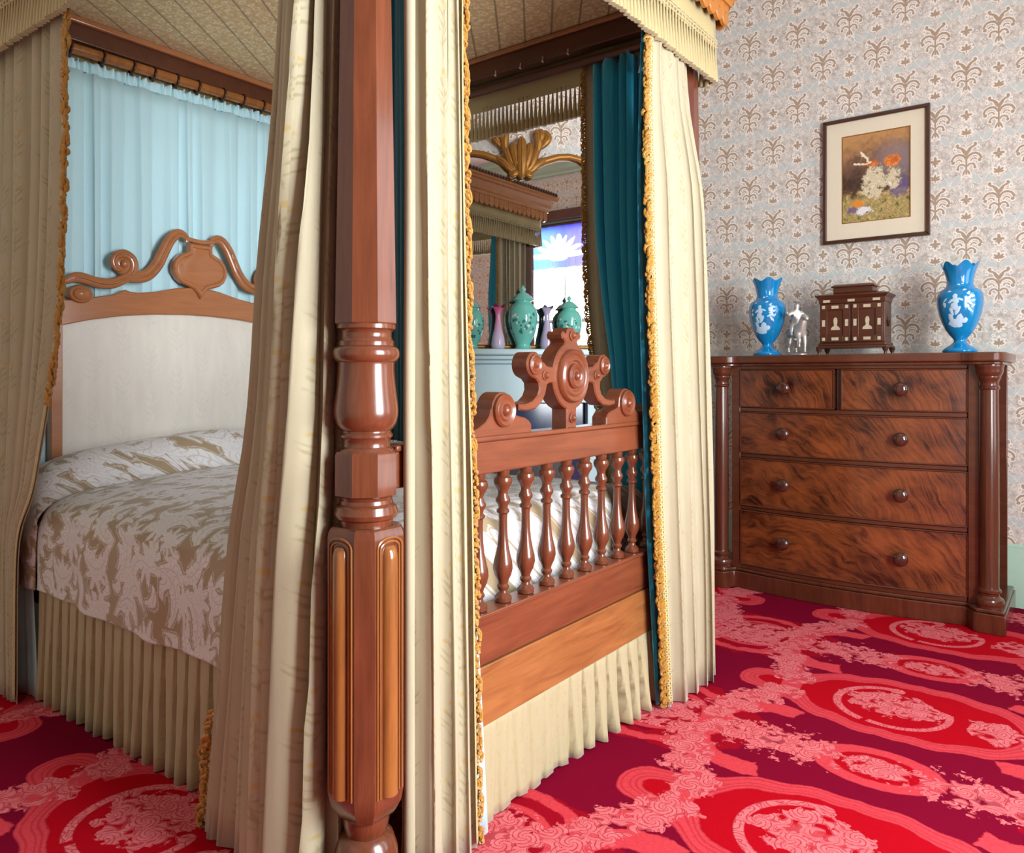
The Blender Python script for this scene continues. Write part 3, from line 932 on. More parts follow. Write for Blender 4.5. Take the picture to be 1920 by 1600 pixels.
# jars and vases on the mantel
def painted_dabs(mb, prof, c, n, z0, z1, seed, size=.012, a0=-PI, a1=PI):
    r_ = random.Random(seed)
    for i in range(n):
        z = r_.uniform(z0, z1); a = r_.uniform(a0, a1); r = interp(prof, z)
        s = size*r_.uniform(.6, 1.4)
        k = 7; vs = []
        for j in range(k):
            t = 2*PI*j/k+r_.random()
            rr = s*r_.uniform(.5, 1.1)
            zz = z+rr*sin(t); aa = a+rr*cos(t)/r
            q = interp(prof, zz)+.0012
            vs.append((c[0]+q*cos(aa), c[1]+q*sin(aa), c[2]+zz))
        q = r+.0022
        vs.append((c[0]+q*cos(a), c[1]+q*sin(a), c[2]+z))
        mb.add(vs, [(j, (j+1) % k, k) for j in range(k)])
def ginger_jar(name, a, b, sc, label, group=None):
    c = dg(a, b, 1.31)
    t = thing(name, c, label, 'jar', 'lidded jars on the mantelshelf')
    prof = [(.048,0),(.052,.006),(.046,.014),(.044,.03),(.058,.06),(.078,.11),(.090,.17),(.092,.205),(.084,.245),(.064,.275),(.050,.285),(.050,.296)]
    prof = [(r*sc, z*sc) for r, z in prof]
    MB().lathe(prof, c, 32).build('jar_body', M['tealglass'], t, sm=60)
    lid = [(.050,.296),(.068,.300),(.070,.306),(.060,.312),(.050,.326),(.030,.342),(.012,.350),(.009,.356),(.016,.366),(.016,.374),(.008,.384),(.003,.392),(.0005,.396)]
    MB().lathe([(r*sc, z*sc) for r, z in lid], c, 32).build('jar_lid', M['tealglass'], t, sm=60)
    zr = [(z, r) for r, z in prof]
    mb = MB(); painted_dabs(mb, zr, c, 26, .08*sc, .22*sc, int(a*100)+50, .012*sc, -PI, .6)
    mb.build('painted_foliage', M['jarpaint'], t)
    mb = MB(); painted_dabs(mb, zr, c, 18, .10*sc, .23*sc, int(a*100)+90, .010*sc, -PI, .6)
    mb.build('painted_blossom', M['jarpaint2'], t)
    return t
ginger_jar('ginger_jar', 0, .12, 1.0, 'tallest teal lidded jar, in the middle of the mantelshelf')
ginger_jar('ginger_jar', -.315, .10, .84, 'teal lidded jar at the left end of the mantelshelf beside the pink vase')
ginger_jar('ginger_jar', .295, .10, .86, 'teal lidded jar at the right end of the mantelshelf behind the footboard crest')
def frill_vase(a, b, label, mat):
    c = dg(a, b, 1.31)
    prof = [(.030,0),(.040,.006),(.043,.03),(.038,.07),(.026,.12),(.018,.17),(.016,.20),(.019,.225),(.030,.25),(.042,.262)]
    def fn(v):
        k = max(0, (v[2]-.20)/.062)
        an = math.atan2(v[1], v[0])
        q = 1+.16*k*cos(5*an)
        return Vector((v[0]*q, v[1]*q, v[2]+.012*k*cos(5*an)))
    o = MB().lathe(prof, c, 30, fn=fn).build('bud_vase', mat, origin=c, sm=60)
    tag(o, label, 'vase', 'frilled vases on the mantelshelf')
frill_vase(-.155, .13, 'pink frilled glass vase between the two left jars on the mantel', M['pinkglass'])
frill_vase(.150, .12, 'lavender frilled glass vase right of the tallest jar on the mantel', M['lavglass'])

# ------------------------------------------------------------------ the four-poster bed
YC = 1.945
PN, PF_, XFp, XHp = 1.145, 2.780, -1.26, -3.28
bed = thing('four_poster_bed', (-2.27, YC, 0), 'mahogany four-poster bed with carved footboard, canopy and fringed valances', 'bed')
bo = Vector(bed['wo'])
def octo(mb, c, prof):
    """octagonal section with apothem r"""
    mb.lathe([(r/cos(PI/8), z) for r, z in prof], c, 8, rot=PI/8)
def make_post(x, y):
    o = (x, y, 0)
    mb = MB()
    octo(mb, o, [(.0635,1.2605),(.0645,1.263),(.0535,1.97),(.046,2.52)])
    post = mb.build('bedpost', M['mahog_z'], bed, origin=o, sm=20)
    post.location = Vector(o)-bo
    turn = [(.0565,.823),(.0581,.8386),(.066,.843),(.0697,.8526),(.066,.863),(.0655,.868),(.058,.874),(.0565,.8816),(.060,.8885)]
    m1 = MB().lathe(turn, o, 40)
    oct2 = [(.060,.889),(.0645,.893),(.0645,.980),(.0605,.986)]
    octo(m1, o, oct2)
    vase = [(.060,.986),(.058,.990),(.0515,.996),(.0505,1.004),(.0525,1.012),(.057,1.017),(.0572,1.022),(.0535,1.027),(.0535,1.030),(.0610,1.038),(.0655,1.047),
            (.069,1.062),(.0695,1.075),(.068,1.090),(.0655,1.110),(.0630,1.131),(.0612,1.155),(.0605,1.174),(.0615,1.178),(.067,1.182),(.0712,1.190),(.0722,1.198),(.0705,1.206),
            (.066,1.2115),(.0600,1.214),(.0592,1.219),(.0602,1.2235),(.0575,1.227),(.0545,1.234),(.0548,1.243),(.0580,1.2475),(.0632,1.2505),(.0640,1.256),(.0630,1.2608)]
    m1.lathe(vase, o, 44)
    t = m1.build('turned_vase', M['mahog_z'], post, sm=35)
    # fluted lower block
    a, c = .072, .030
    P = [(a,-(a-c)),(a,a-c),(a-c,a),(-(a-c),a),(-a,a-c),(-a,-(a-c)),(-(a-c),-a),(a-c,-a)]
    mb = MB()
    zs = [(.70,.200),(.80,.212),(.93,.232),(1,.262),(1,.800),(.985,.812),(.93,.822),(.86,.826)]
    vs = []; fs = []
    for k, z in zs: vs += [(x+p*k, y+q*k, z) for p, q in P]
    for i in range(len(zs)-1):
        for j in range(8):
            j2 = (j+1) % 8
            fs.append((i*8+j, i*8+j2, (i+1)*8+j2, (i+1)*8+j))
    fs.append(tuple(reversed(range(8)))); fs.append(tuple((len(zs)-1)*8+j for j in range(8)))
    mb.add(vs, fs)
    blk = mb.build('fluted_block', M['mahog_z'], post, sm=20, bevel=.0025)
    for nx, ny in ((1,0),(0,1),(-1,0),(0,-1)):
        mb = MB()
        tx, ty = -ny, nx
        def q(u, d, z): return (x+nx*(a+d)+tx*u, y+ny*(a+d)+ty*u, z)
        # half-round reed with a rounded head
        vs = []; fs = []; n = 10
        lev = [(.262,1),(.268,1),(.760,1),(.772,.94),(.780,.80),(.786,.55),(.789,.2)]
        for z, k in lev:
            for i in range(n+1):
                t_ = PI*i/n
                vs.append(q(-.019*cos(t_)*(.5+.5*k), .017*sin(t_)*k-.001, z))
        for l in range(len(lev)-1):
            for i in range(n):
                fs.append((l*(n+1)+i, l*(n+1)+i+1, (l+1)*(n+1)+i+1, (l+1)*(n+1)+i))
        mb.add(vs, fs)
        # two thin beads each side, arching over the head
        for off, zz in ((.027,.798),(.035,.806)):
            pts = [q(-off, .001, .262)]+[q(-off*cos(t_), .001, zz-off*.55+off*.55*sin(t_)) for t_ in [PI*i/10 for i in range(11)]]+[q(off, .001, .262)]
            mb.tube(pts, .0028, 6)
        mb.build('reeded_panel', M['amber'], post, sm=40)
    mb = MB().lathe([(.030,0),(.052,.012),(.066,.045),(.070,.085),(.068,.12),(.058,.150),(.044,.160),(.047,.170),(.050,.185),(.050,.202)], o, 36)
    mb.build('bun_foot', M['mahog_z'], post, sm=40)
    return post
p0 = make_post(XFp, PN)
def dup_part(root, parent, off):
    r = copy_part(root, parent, off)
    for ch in root.children:
        c = ch.copy(); COL.objects.link(c); c.parent = r
    return r
for px_, py_ in ((XFp, PF_), (XHp, PN), (XHp, PF_)):
    dup_part(p0, bed, (px_-XFp, py_-PN, 0))

# footboard ---------------------------------------------------------
FX = -1.234
def ft(a, z, d): return (FX+d, CY+a, z)      # a across, z up, d towards the room
CY = 1.928
y0, y1 = PN+.060, PF_-.060
mb = MB().box(FX-.055, FX, y0, y1, .897, .980)
mb.box(FX-.058, FX+.006, y0, y1, .980, .994)
fbd = mb.build('footboard', M['mahog'], bed, bevel=.004)
mb = MB().box(FX-.055, FX, y0, y1, .412, .530)
mb.box(FX-.062, FX+.008, y0, y1, .530, .543)
mb.build('lower_rail', M['mahog'], fbd, bevel=.003)
mb = MB().box(FX-.055, FX+.003, y0, y1, .256, .409)
mb.build('kick_board', M['board'], fbd, bevel=.003)
sp = [(.020,.543),(.0235,.546),(.0235,.556),(.019,.562),(.0125,.568),(.0115,.574),(.016,.580),(.0165,.585),(.0125,.591),(.015,.600),(.0225,.615),(.0265,.632),(.0255,.648),(.0205,.668),(.0155,.692),(.0125,.725),
      (.0115,.765),(.0125,.778),(.0175,.783),(.0175,.789),(.0125,.794),(.0135,.801),(.0195,.811),(.0200,.818),(.0140,.828),(.0130,.836),(.0160,.846),(.0235,.858),(.0255,.867),(.0235,.876),(.0165,.882),(.0185,.889),(.0185,.898)]
mb = MB().lathe(sp, (FX-.027, 1.944, 0), 24)
spd = mb.build('spindle', M['mahog_z'], fbd, origin=(FX-.027, 1.944, 0), sm=35)
for k in range(-6, 7):
    if k: copy_part(spd, fbd, (0, k*.1037, 0))
# crest cut from a thick board
cr = []
half = [(0,1.292)]
outline_l = [(-.012,1.291),(-.024,1.282),(-.028,1.270),(-.034,1.277),(-.046,1.280),(-.054,1.270),(-.050,1.258),(-.040,1.256),(-.034,1.248),(-.040,1.240)]
# ring (outside of the medallion) down to the arm
def circ(cx, cz, r, a0, a1, n): return [(cx+r*cos(math.radians(lerp(a0, a1, i/n))), cz+r*sin(math.radians(lerp(a0, a1, i/n)))) for i in range(n+1)]
L = outline_l
L += circ(0, 1.148, .100, 112, 165, 6)
L += [(-.128,1.177),(-.140,1.186)]
L += circ(-.190, 1.180, .036, 20, 245, 14)
L += [(-.182,1.140),(-.168,1.128),(-.166,1.110),(-.176,1.092),(-.198,1.078),(-.232,1.071),(-.262,1.072),(-.262,1.056),(-.225,1.052),(-.185,1.056),(-.155,1.072),(-.137,1.095),(-.128,1.122),(-.118,1.127),(-.098,1.128)]
L += circ(0, 1.148, .100, 192, 252, 6)
L += [(-.026,1.050),(-.026,.992)]
full = L+[(-a, z) for a, z in reversed(L)]
mb = MB(); mb.prism(full, -.050, .004, ft, bev=.004)
crest = mb.build('crest', M['mahog'], fbd, sm=25)
def turned(parent, name, dy, z, prof, n=28):
    """turned boss facing the room: prof [(r, d)]"""
    mb = MB()
    vs = []; fs = []
    for r, d in prof:
        for k in range(n):
            t = 2*PI*k/n
            vs.append(ft(dy+r*cos(t), z+r*sin(t), d))
    for i in range(len(prof)-1):
        for k in range(n):
            k2 = (k+1) % n
            fs.append((i*n+k, i*n+k2, (i+1)*n+k2, (i+1)*n+k))
    fs.append(tuple((len(prof)-1)*n+k for k in range(n)))
    mb.add(vs, fs)
    return mb.build(name, M['mahog'], parent, sm=35)
turned(fbd, 'medallion', 0, 1.148, [(.080,.003),(.079,.012),(.074,.018),(.066,.016),(.062,.013),(.055,.018),(.048,.017),(.043,.012),(.038,.012),(.037,.020),(.031,.026),(.024,.024),(.020,.020),(.013,.021),(.012,.026),(.006,.032),(.001,.033)], 40)
for s in (-1, 1):
    turned(fbd, 'roundel', s*.190, 1.180, [(.030,.003),(.029,.009),(.024,.011),(.020,.008),(.016,.011),(.012,.009),(.009,.014),(.004,.018),(.001,.018)])
    turned(fbd, 'stud', s*.140, 1.150, [(.015,.003),(.0145,.007),(.011,.008),(.009,.013),(.004,.017),(.001,.017)], 16)
turned(fbd, 'stud', 0, 1.268, [(.016,.003),(.0155,.008),(.011,.009),(.009,.014),(.004,.018),(.001,.018)], 16)
turned(fbd, 'stud', 0, 1.024, [(.016,.003),(.0155,.008),(.011,.009),(.009,.014),(.004,.018),(.001,.018)], 16)
for s in (-1, 1):
    wing = [(.455,.992),(.470,1.000),(.455,1.010),(.430,1.018),(.405,1.030),(.390,1.045),(.383,1.062)]+circ(.334,1.060,.046,5,175,12)+[(.285,1.048),(.262,1.040),(.236,1.036),(.218,1.028),(.205,1.016),(.205,.992)]
    W = [(s*a, z) for a, z in wing]
    mb = MB(); mb.prism(W if s > 0 else list(reversed(W)), -.050, .004, ft, bev=.003); mb.build('crest_wing', M['mahog'], fbd, sm=25)
    turned(fbd, 'roundel', s*.334, 1.058, [(.044,.003),(.0435,.012),(.039,.017),(.033,.014),(.029,.012),(.024,.017),(.018,.016),(.014,.012),(.012,.018),(.006,.024),(.001,.025)])
    mb = MB(); mb.prism(circ(s*.494, 1.022, .030, 0, 345, 23)[:24], -.050, .004, ft, bev=.003); mb.build('end_scroll', M['mahog'], fbd, sm=25)
    turned(fbd, 'roundel', s*.494, 1.022, [(.026,.003),(.0255,.009),(.021,.011),(.016,.008),(.011,.012),(.005,.016),(.001,.016)], 20)

# headboard ---------------------------------------------------------
HX = -3.265
def hd(a, z, d): return (HX+d, YC+.005+a, z)
archb = [(-.585,1.350),(-.477,1.378),(-.345,1.402),(-.204,1.417),(-.052,1.424)]
bot = archb+[(-a, z) for a, z in reversed(archb)]
top_l = [(-.63,1.44),(-.585,1.452),(-.53,1.455),(-.46,1.472),(-.381,1.490),(-.350,1.508),(-.336,1.513),(-.318,1.507),(-.28,1.504),(-.204,1.516),(-.104,1.541),(-.03,1.550)]
top = top_l+[(-a, z) for a, z in reversed(top_l)]
mb = MB()
poly = list(reversed(top))+[(-.63,.45),(-.585,.45)]+bot+[(.585,.45),(.63,.45)]
mb.prism(poly, -.045, 0, hd, bev=.004)
hdb = mb.build('headboard', M['mahog_head'], bed, sm=25)
pan = [(-.59,.46)]+[(-.59,1.36)]+[(a, z+.006) for a, z in bot]+[(.59,1.36),(.59,.46)]
# padded panel: centre bulges a little
def padz(a):
    return interp([(b[0], b[1]) for b in bot], a)
mb = MB()
mb.grid(lambda u, v: Vector(hd(lerp(-.586,.586,u), lerp(.46, padz(lerp(-.586,.586,u))+.003, v), -.022+.020*(1-abs(2*u-1)**8)*(1-abs(2*v-1)**8))), 40, 20,
        uv=lambda u, v: (u*1.17, v*.95))
mb.build('upholstered_panel', M['headpanel'], hdb, sm=60)
def hscroll(pts, rad, name, d=.0, flat=.62):
    c = catmull(pts, 6); n = len(c)
    rr = [interp([(i/(len(rad)-1), r) for i, r in enumerate(rad)], k/(n-1)) for k in range(n)]
    mb = MB()
    mb.tube([hd(a, z, d) for a, z in c], rr, 12, flat=((1,0,0), flat))
    # carved bead along the middle
    mb.tube([hd(a, z, d+r*flat*.92) for (a, z), r in zip(c, rr)], [r*.22 for r in rr], 6)
    return mb.build(name, M['mahog_head'], hdb, sm=60)
for s in (-1, 1):
    def m_(P): return [(-s*a, z) for a, z in P] if s > 0 else P
    hscroll(m_([(-.060,1.752),(-.064,1.772),(-.088,1.786),(-.116,1.778),(-.146,1.742),(-.172,1.690),(-.200,1.634),(-.240,1.588),(-.285,1.570),(-.325,1.566),(-.345,1.560)]),
            [.012,.015,.020,.023,.025,.026,.027,.027,.025,.020,.010], 'scroll_arm')
    # volute: stem, then a spiral
    sp_ = [(-.585,1.520),(-.55,1.541),(-.519,1.545),(-.456,1.532),(-.405,1.532),(-.362,1.548),(-.318,1.578),(-.303,1.612),(-.313,1.648),(-.345,1.664),(-.378,1.650),(-.388,1.622),(-.372,1.600),(-.350,1.606),(-.348,1.622)]
    hscroll(m_(sp_), [.010,.020,.023,.023,.022,.021,.020,.020,.019,.019,.018,.017,.015,.012,.009], 'scroll_arm', .004)
    mb = MB().ball(hd(s*.347, 1.620, .012), .018, 14, 8, (.8,1,1)); mb.ball(hd(s*.346, 1.618, -.004), .043, 20, 10, (.30,1,1)); mb.build('volute_eye', M['mahog_head'], hdb, sm=60)
    mb = MB()
    prof = [(.046,-.02),(.046,.004),(.042,.012),(.034,.008),(.030,.006),(.026,.014),(.018,.018),(.010,.022),(.001,.024)]
    n = 26; vs = []; fs = []
    for r, d in prof:
        for k in range(n):
            t = 2*PI*k/n; vs.append(hd(s*.520+r*1.05*cos(t), 1.479+r*.8*sin(t), d))
    for i in range(len(prof)-1):
        for k in range(n): fs.append((i*n+k, i*n+(k+1) % n, (i+1)*n+(k+1) % n, (i+1)*n+k))
    fs.append(tuple(reversed(range(n)))); fs.append(tuple((len(prof)-1)*n+k for k in range(n)))
    mb.add(vs, fs); mb.build('volute_eye', M['mahog_head'], hdb, sm=35)
cl = [(-.060,1.748),(-.058,1.728),(-.060,1.712),(-.075,1.703),(-.100,1.692),(-.124,1.668),(-.134,1.640),(-.132,1.610),(-.118,1.582),(-.092,1.563),(-.062,1.553),(-.034,1.544),(-.016,1.525),(0,1.500)]
cart = [(a, z) for a, z in cl]+[(-a, z) for a, z in reversed(cl[:-1])]
mb = MB()
n = len(cart)
vs = []; fs = []
rings = [(0, -.012), (0, .012), (-.006, .020), (-.016, .020), (-.021, .014), (-.030, .016)]
for ins, d in rings: vs += [hd(a, z, d) for a, z in (offset_poly(cart, ins) if ins else cart)]
for i in range(len(rings)-1):
    for k in range(n): fs.append((i*n+k, i*n+(k+1) % n, (i+1)*n+(k+1) % n, (i+1)*n+k))
fs.append(tuple(reversed(range(n)))); fs.append(tuple((len(rings)-1)*n+k for k in range(n)))
mb.add(vs, fs); mb.build('cartouche', M['mahog_head'], hdb, sm=35)
mb = MB().tube([hd(-.07,1.768,.0), hd(-.03,1.762,.006), (HX+.008, YC+.005, 1.758), hd(.03,1.762,.006), hd(.07,1.768,.0)], [.012,.011,.011,.011,.012], 8)
mb.build('cartouche_tie', M['mahog_head'], hdb, sm=60)

# rails and tester frame -----------------------------------------------
for y in (PN+.095, PF_-.095):
    MB().box(XHp+.06, XFp-.06, y-.02, y+.02, .30, .46).build('side_rail', M['mahog'], bed, bevel=.003)
NY, FY, FXV = 1.065, 2.862, -1.166       # valance planes
xi, yi0, yi1, xh = -1.30, 1.15, 2.75, -3.32
mb = MB()
Zb, Zt = 2.522, 2.618
mb.box(xi, -1.20, 1.10, 2.80, Zb, Zt); mb.box(-3.40, xh, 1.10, 2.80, Zb, Zt)
mb.box(xh, xi, 1.10, yi0, Zb, Zt); mb.box(xh, xi, yi1, 2.80, Zb, Zt)
tf = mb.build('tester_frame', M['mahog_shaded'], bed, bevel=.004)
mb = MB()
mb.box(xh, xh+.022, yi0, yi1, 2.592, 2.618); mb.box(xh, xi, yi1-.018, yi1, 2.598, 2.618); mb.box(xh, xi, yi0, yi0+.018, 2.598, 2.618)
mb.build('inner_moulding', M['mahog_head'], tf, bevel=.005)
# soffit behind the valances
mb = MB()
mb.box(-3.40, FXV-.012, 2.800, FY-.012, 2.545, 2.60); mb.box(-3.40, FXV-.012, NY+.012, 1.10, 2.545, 2.60); mb.box(-1.20, FXV-.012, 1.10, 2.80, 2.545, 2.60)
mb.build('soffit', M['mahog_shaded'], tf)
# fabric ceiling of the tester, gathered to a sunburst
MB().grid(lambda u, v: Vector((lerp(xh-.005, xi+.005, u), lerp(yi0-.005, yi1+.005, v), 2.622)), 1, 1).build('tester_ceiling', M['tester'], tf, sm=0)
MB().box(-3.40, -1.20, 1.10, 2.80, 2.63, 2.65).build('tester_top', M['tancloth'], tf, sm=0)
# cornice: moulded profile swept round three sides
prof = [(-.012,2.585),(.022,2.585),(.026,2.605),(.038,2.615),(.042,2.645),(.062,2.675),(.075,2.682),(.078,2.700),(.088,2.706),(.088,2.722),(.02,2.730),(-.06,2.730)]
def sweep3(mb, prof, x, yn, yf, xback):
    """outer corner path: head near -> foot near -> foot far -> head far, profile offset outward"""
    def ringpt(o, z, i):
        return [(xback, yn-o, z), (x+o, yn-o, z), (x+o, yf+o, z), (xback, yf+o, z)][i]
    m = len(prof)
    vs = [ringpt(o, z, i) for i in range(4) for o, z in prof]
    mb.add(vs, [(i*m+k, i*m+k+1, (i+1)*m+k+1, (i+1)*m+k) for i in range(3) for k in range(m-1)])
mb = MB(); sweep3(mb, prof, -1.140, 1.040, 2.888, -3.40)
cn = mb.build('cornice', M['pelmet'], tf, sm=25)
mb = MB()
def dent(x0, x1, y0, y1):
    cx, cy = (x0+x1)/2, (y0+y1)/2
    mb.add([(x0,y0,2.728),(x1,y0,2.728),(x1,y1,2.728),(x0,y1,2.728),(x0,y0,2.752),(x1,y0,2.752),(x1,y1,2.752),(x0,y1,2.752),(cx,cy,2.768)],
           [(0,1,5,4),(1,2,6,5),(2,3,7,6),(3,0,4,7),(4,5,8),(5,6,8),(6,7,8),(7,4,8)])
n = 62
for i in range(n):
    x = lerp(-3.38, -1.07, i/(n-1))
    dent(x-.010, x+.010, .962, .982); dent(x-.010, x+.010, 2.946, 2.966)
for i in range(52):
    y = lerp(1.0, 2.93, i/51); dent(-1.082, -1.062, y-.010, y+.010)
tag(mb.build('cresting', M['mahog_shaded'], tf, sm=0), kind='stuff')
# scalloped wooden pelmet: a board of rounded lobes on each side
def lobes(n, w, ztop, zlo, zhi):
    pts = []
    for i in range(n):
        a = i*w
        zz = zlo
        for k in range(9):
            t = PI*k/8
            pts.append((a+w*.5-w*.47*cos(t), zz+w*.47-w*.47*sin(t)))
        pts.append((a+w*.985, zhi))
    return [(0, ztop)]+pts+[(n*w, ztop)]
def pelmet(n, w, fn):
    mb = MB()
    for i in range(n):
        a = i*w
        lob = [(a+.001, 2.60)]+[(a+w*.5-w*.48*cos(PI*k/8), 2.505+w*.48-w*.48*sin(PI*k/8)) for k in range(9)]+[(a+w-.001, 2.60)]
        mb.prism(lob, 0, .016, fn, bev=.003)
        mb.prism([(a+w*.5+.005*cos(PI*k/3), 2.553+.005*sin(PI*k/3)) for k in range(6)], .014, .018, fn)
    return mb
wF = (2.900-1.030)/30
pelmet(30, wF, lambda a, z, d: (-1.142+d, 1.030+a, z)).build('scalloped_pelmet', M['pelmet'], tf, sm=25)
wS = (3.40-1.128)/36
pelmet(36, wS, lambda a, z, d: (-1.128-a, 2.888+d, z)).build('scalloped_pelmet', M['pelmet'], tf, sm=25)
pelmet(36, wS, lambda a, z, d: (-1.128-a, 1.040-d, z)).build('scalloped_pelmet', M['pelmet'], tf, sm=25)
# valances with tassel fringes
def valance(p, q, nrm):
    P, Q, N = Vector((*p,0)), Vector((*q,0)), Vector((*nrm,0))
    Ln = (Q-P).length
    mb = MB()
    vs = []
    mb.grid(lambda u, v: P.lerp(Q, u)+N*(.003*sin(u*Ln*30))+Vector((0,0,lerp(2.415,2.56,v))), 60, 2, uv=lambda u, v: (u*Ln, v*.14))
    va = mb.build('valance', M['valance'], tf, sm=60, solid=.004)
    mb = MB(); r_ = random.Random(int(Ln*1000))
    n = int(Ln/.0235)
    for i in range(n):
        c = P.lerp(Q, (i+.5)/n)+N*.004
        j = r_.uniform(-.003,.003); k = r_.uniform(.9,1.1)
        mb.lathe([(.0122*k,2.283+j),(.0120*k,2.298),(.0098*k,2.325),(.0070*k,2.360),(.0046,2.400),(.0038,2.418),(.0062,2.424),(.0062,2.432),(.003,2.436)], (c.x, c.y, 0), 7)
    for z, r in ((2.437,.0045),(2.447,.0035),(2.421,.003)):
        m = 160
        mb.tube([P.lerp(Q, i/m)+N*(.006)+Vector((0,0,z+.0022*sin(i*2.1))) for i in range(m+1)], r, 5)
    mb.build('tassel_fringe', M['fringe'], va, sm=60)
valance((FXV, NY), (FXV, FY), (1,0)); valance((-3.40, FY), (FXV, FY), (0,1)); valance((-3.40, NY), (FXV, NY), (0,-1))
# head curtain pole
mb = MB().tube([(-3.292, 1.155, 2.470), (-3.292, 2.745, 2.500)], .022, 16)
mb.build('curtain_pole', M['amber'], bed, sm=60)
mb = MB().tube([(-3.24, 2.768, 2.470), (-1.34, 2.768, 2.470)], .018, 12); mb.build('curtain_pole', M['mahog_shaded'], bed, sm=60)
MB().grid(lambda u, v: Vector((-3.372+.004*sin(u*50), lerp(1.13, 2.78, u), lerp(2.30, 2.53, v))), 60, 2).build('back_cloth', M['tancloth'], bed, solid=.004)
# hooks under the far rail
for x in (-2.16, -2.02, -1.90, -1.77):
    mb = MB().tube([(x, 2.744, 2.535), (x, 2.742, 2.515), (x+.006, 2.738, 2.507), (x, 2.732, 2.512)], .003, 6)
    tag(mb.build('hook', M['silver'], bed, sm=60))

# pleated bed skirts
def skirt(p, q, z0, z1, npl, ampf, phase, seed, name='bed_skirt'):
    """knife pleats hanging from the rail; ampf(u)->depth"""
    P, Q = Vector((*p,0)), Vector((*q,0)); D = (Q-P); Ln = D.length; D.normalize()
    N = Vector((D.y, -D.x, 0)); r_ = random.Random(seed)
    jit = [r_.uniform(-.25,.25) for _ in range(npl+2)]
    ha = [r_.uniform(.8,1.2) for _ in range(npl+2)]
    def fn(u, v):
        s = u*npl; k = int(s); f = s-k
        k = min(k, npl)
        A = ampf(u)*ha[k]
        drop = (1-v)
        g = .16+.34*drop                            # the gap opens towards the hem
        e_ = abs(f-.5)*2                            # 0 mid pleat, 1 in the gap
        q_ = max(0, min(1, (e_-(1-g))/(.35*g)))
        q_ = q_*q_*(3-2*q_)
        off = A*(.25-q_)*(.30+.70*drop)+A*.25*(1-e_*e_)*drop
        side = A*.12*sin(2*PI*f)*drop+.007*sin(drop*4+k*1.7)*drop
        z = lerp(z0, z1, v)+(.004*sin(k*2.3+f*3) if v < .01 else 0)
        return P+D*(u*Ln+side)+N*off+Vector((0,0,z))
    mb = MB().grid(fn, npl*20, 10, uv=lambda u, v: (u*Ln*1.8, v*(z1-z0)))
    return mb.build(name, M['cream_skirt'], bed, sm=60, solid=.003)
skirt((-2.985, 1.172), (-1.345, 1.172), .004, .47, 27, lambda u: .040, 0, 3)
skirt((FX-.006, 1.235), (FX-.006, 2.695), .004, .262, 21, lambda u: lerp(.008, .075, max(0, min(1, (u-.45)/.2))), 0, 5)

# ------------------------------------------------------------------ bedding
mt = tag(MB().box(-3.21, -1.37, 1.20, 2.69, .40, .66).build('mattress', M['mattress'], origin=(-2.27,YC,.40), bevel=.05, bseg=4), 'mattress of the four-poster under the floral bedspread', 'mattress')
def spread_profile(t):
    """cross-section from the near hem over the top to the far hem: (y, z)"""
    return smooth2(PROF, t)
PROFP = [(1.148,.40),(1.150,.45),(1.150,.56),(1.160,.640),(1.195,.690),(1.27,.722),(1.42,.742),(1.65,.756),(1.945,.762),(2.24,.756),(2.47,.742),(2.62,.722),(2.695,.690),(2.728,.640),(2.736,.56),(2.738,.45),(2.738,.40)]
PC = catmull(PROFP, 6)
def along(c, t):
    k = t*(len(c)-1); i = min(int(k), len(c)-2); f = k-i
    return tuple(lerp(a, b, f) for a, b in zip(c[i], c[i+1]))
def spread(u, v):
    y, z = along(PC, v)
    # u runs head -> foot, then down inside the footboard
    if u < .86:
        x = lerp(-2.94, -1.44, u/.86); dz = 0
    else:
        t = (u-.86)/.14
        x = lerp(-1.44, -1.362, min(1, sin(min(1, t*2.2)*PI/2))); dz = -.30*max(0, t-.12)**1.2
    mid_ = min(1, max(0, (z-.60)/.12))
    z2 = z+dz*mid_ + .010*mid_*mnoise.noise(Vector((x*3, y*3, 1)))
    y2 = y
    if v < .2 or v > .8:
        sgn = -1 if v < .5 else 1
        hem = (1-mid_)
        y2 = y+sgn*(-.006+.008*sin(x*17+1)*hem+.004*sin(x*31)*hem)
        z2 += (-.012*sin(u*5.0)*hem) - .03*hem*(u)
    return Vector((x, y2, z2))
mb = MB().grid(spread, 90, len(PC)-1)
tag(mb.build('bedspread', M['brocade'], origin=(-2.27,YC,.75), sm=60, solid=.006), 'tan and white floral brocade bedspread covering the bed', 'bedspread')
# bolster under its own matching cover, hanging over the near side
BP = [(1.144,.395),(1.142,.50),(1.144,.62),(1.160,.715),(1.205,.79),(1.29,.835),(1.45,.868),(1.68,.895),(1.945,.908),(2.21,.895),(2.44,.868),(2.60,.835),(2.68,.79),(2.722,.715),(2.742,.62),(2.744,.50),(2.744,.40)]
BC = catmull(BP, 5)
def bolster(u, v):
    y, z = along(BC, v)
    base = .60
    t = u
    sx = lerp(-3.212, -2.955, t)
    k = sin(PI*min(1, .12+.88*t))**.6 if t < 1 else 0
    k = (1-abs(2*t-.9)**3.0*.9) if t < .95 else 1-abs(2*t-.9)**3.0*.9
    k = max(0, k)
    top = max(0, z-.62)
    floor_ = min(z, .62)
    zz = floor_+top*(.42+.58*k)
    zz += .008*mnoise.noise(Vector((sx*5, y*4, 3)))*(top > 0)
    sx2 = sx
    if top == 0: sx2 = lerp(-3.19, -2.955, t)+.01*sin(zz*12)
    return Vector((sx2, y+(.004*sin(sx*40)*(1 if top == 0 else 0)), zz))
mb = MB().grid(bolster, 24, len(BC)-1)
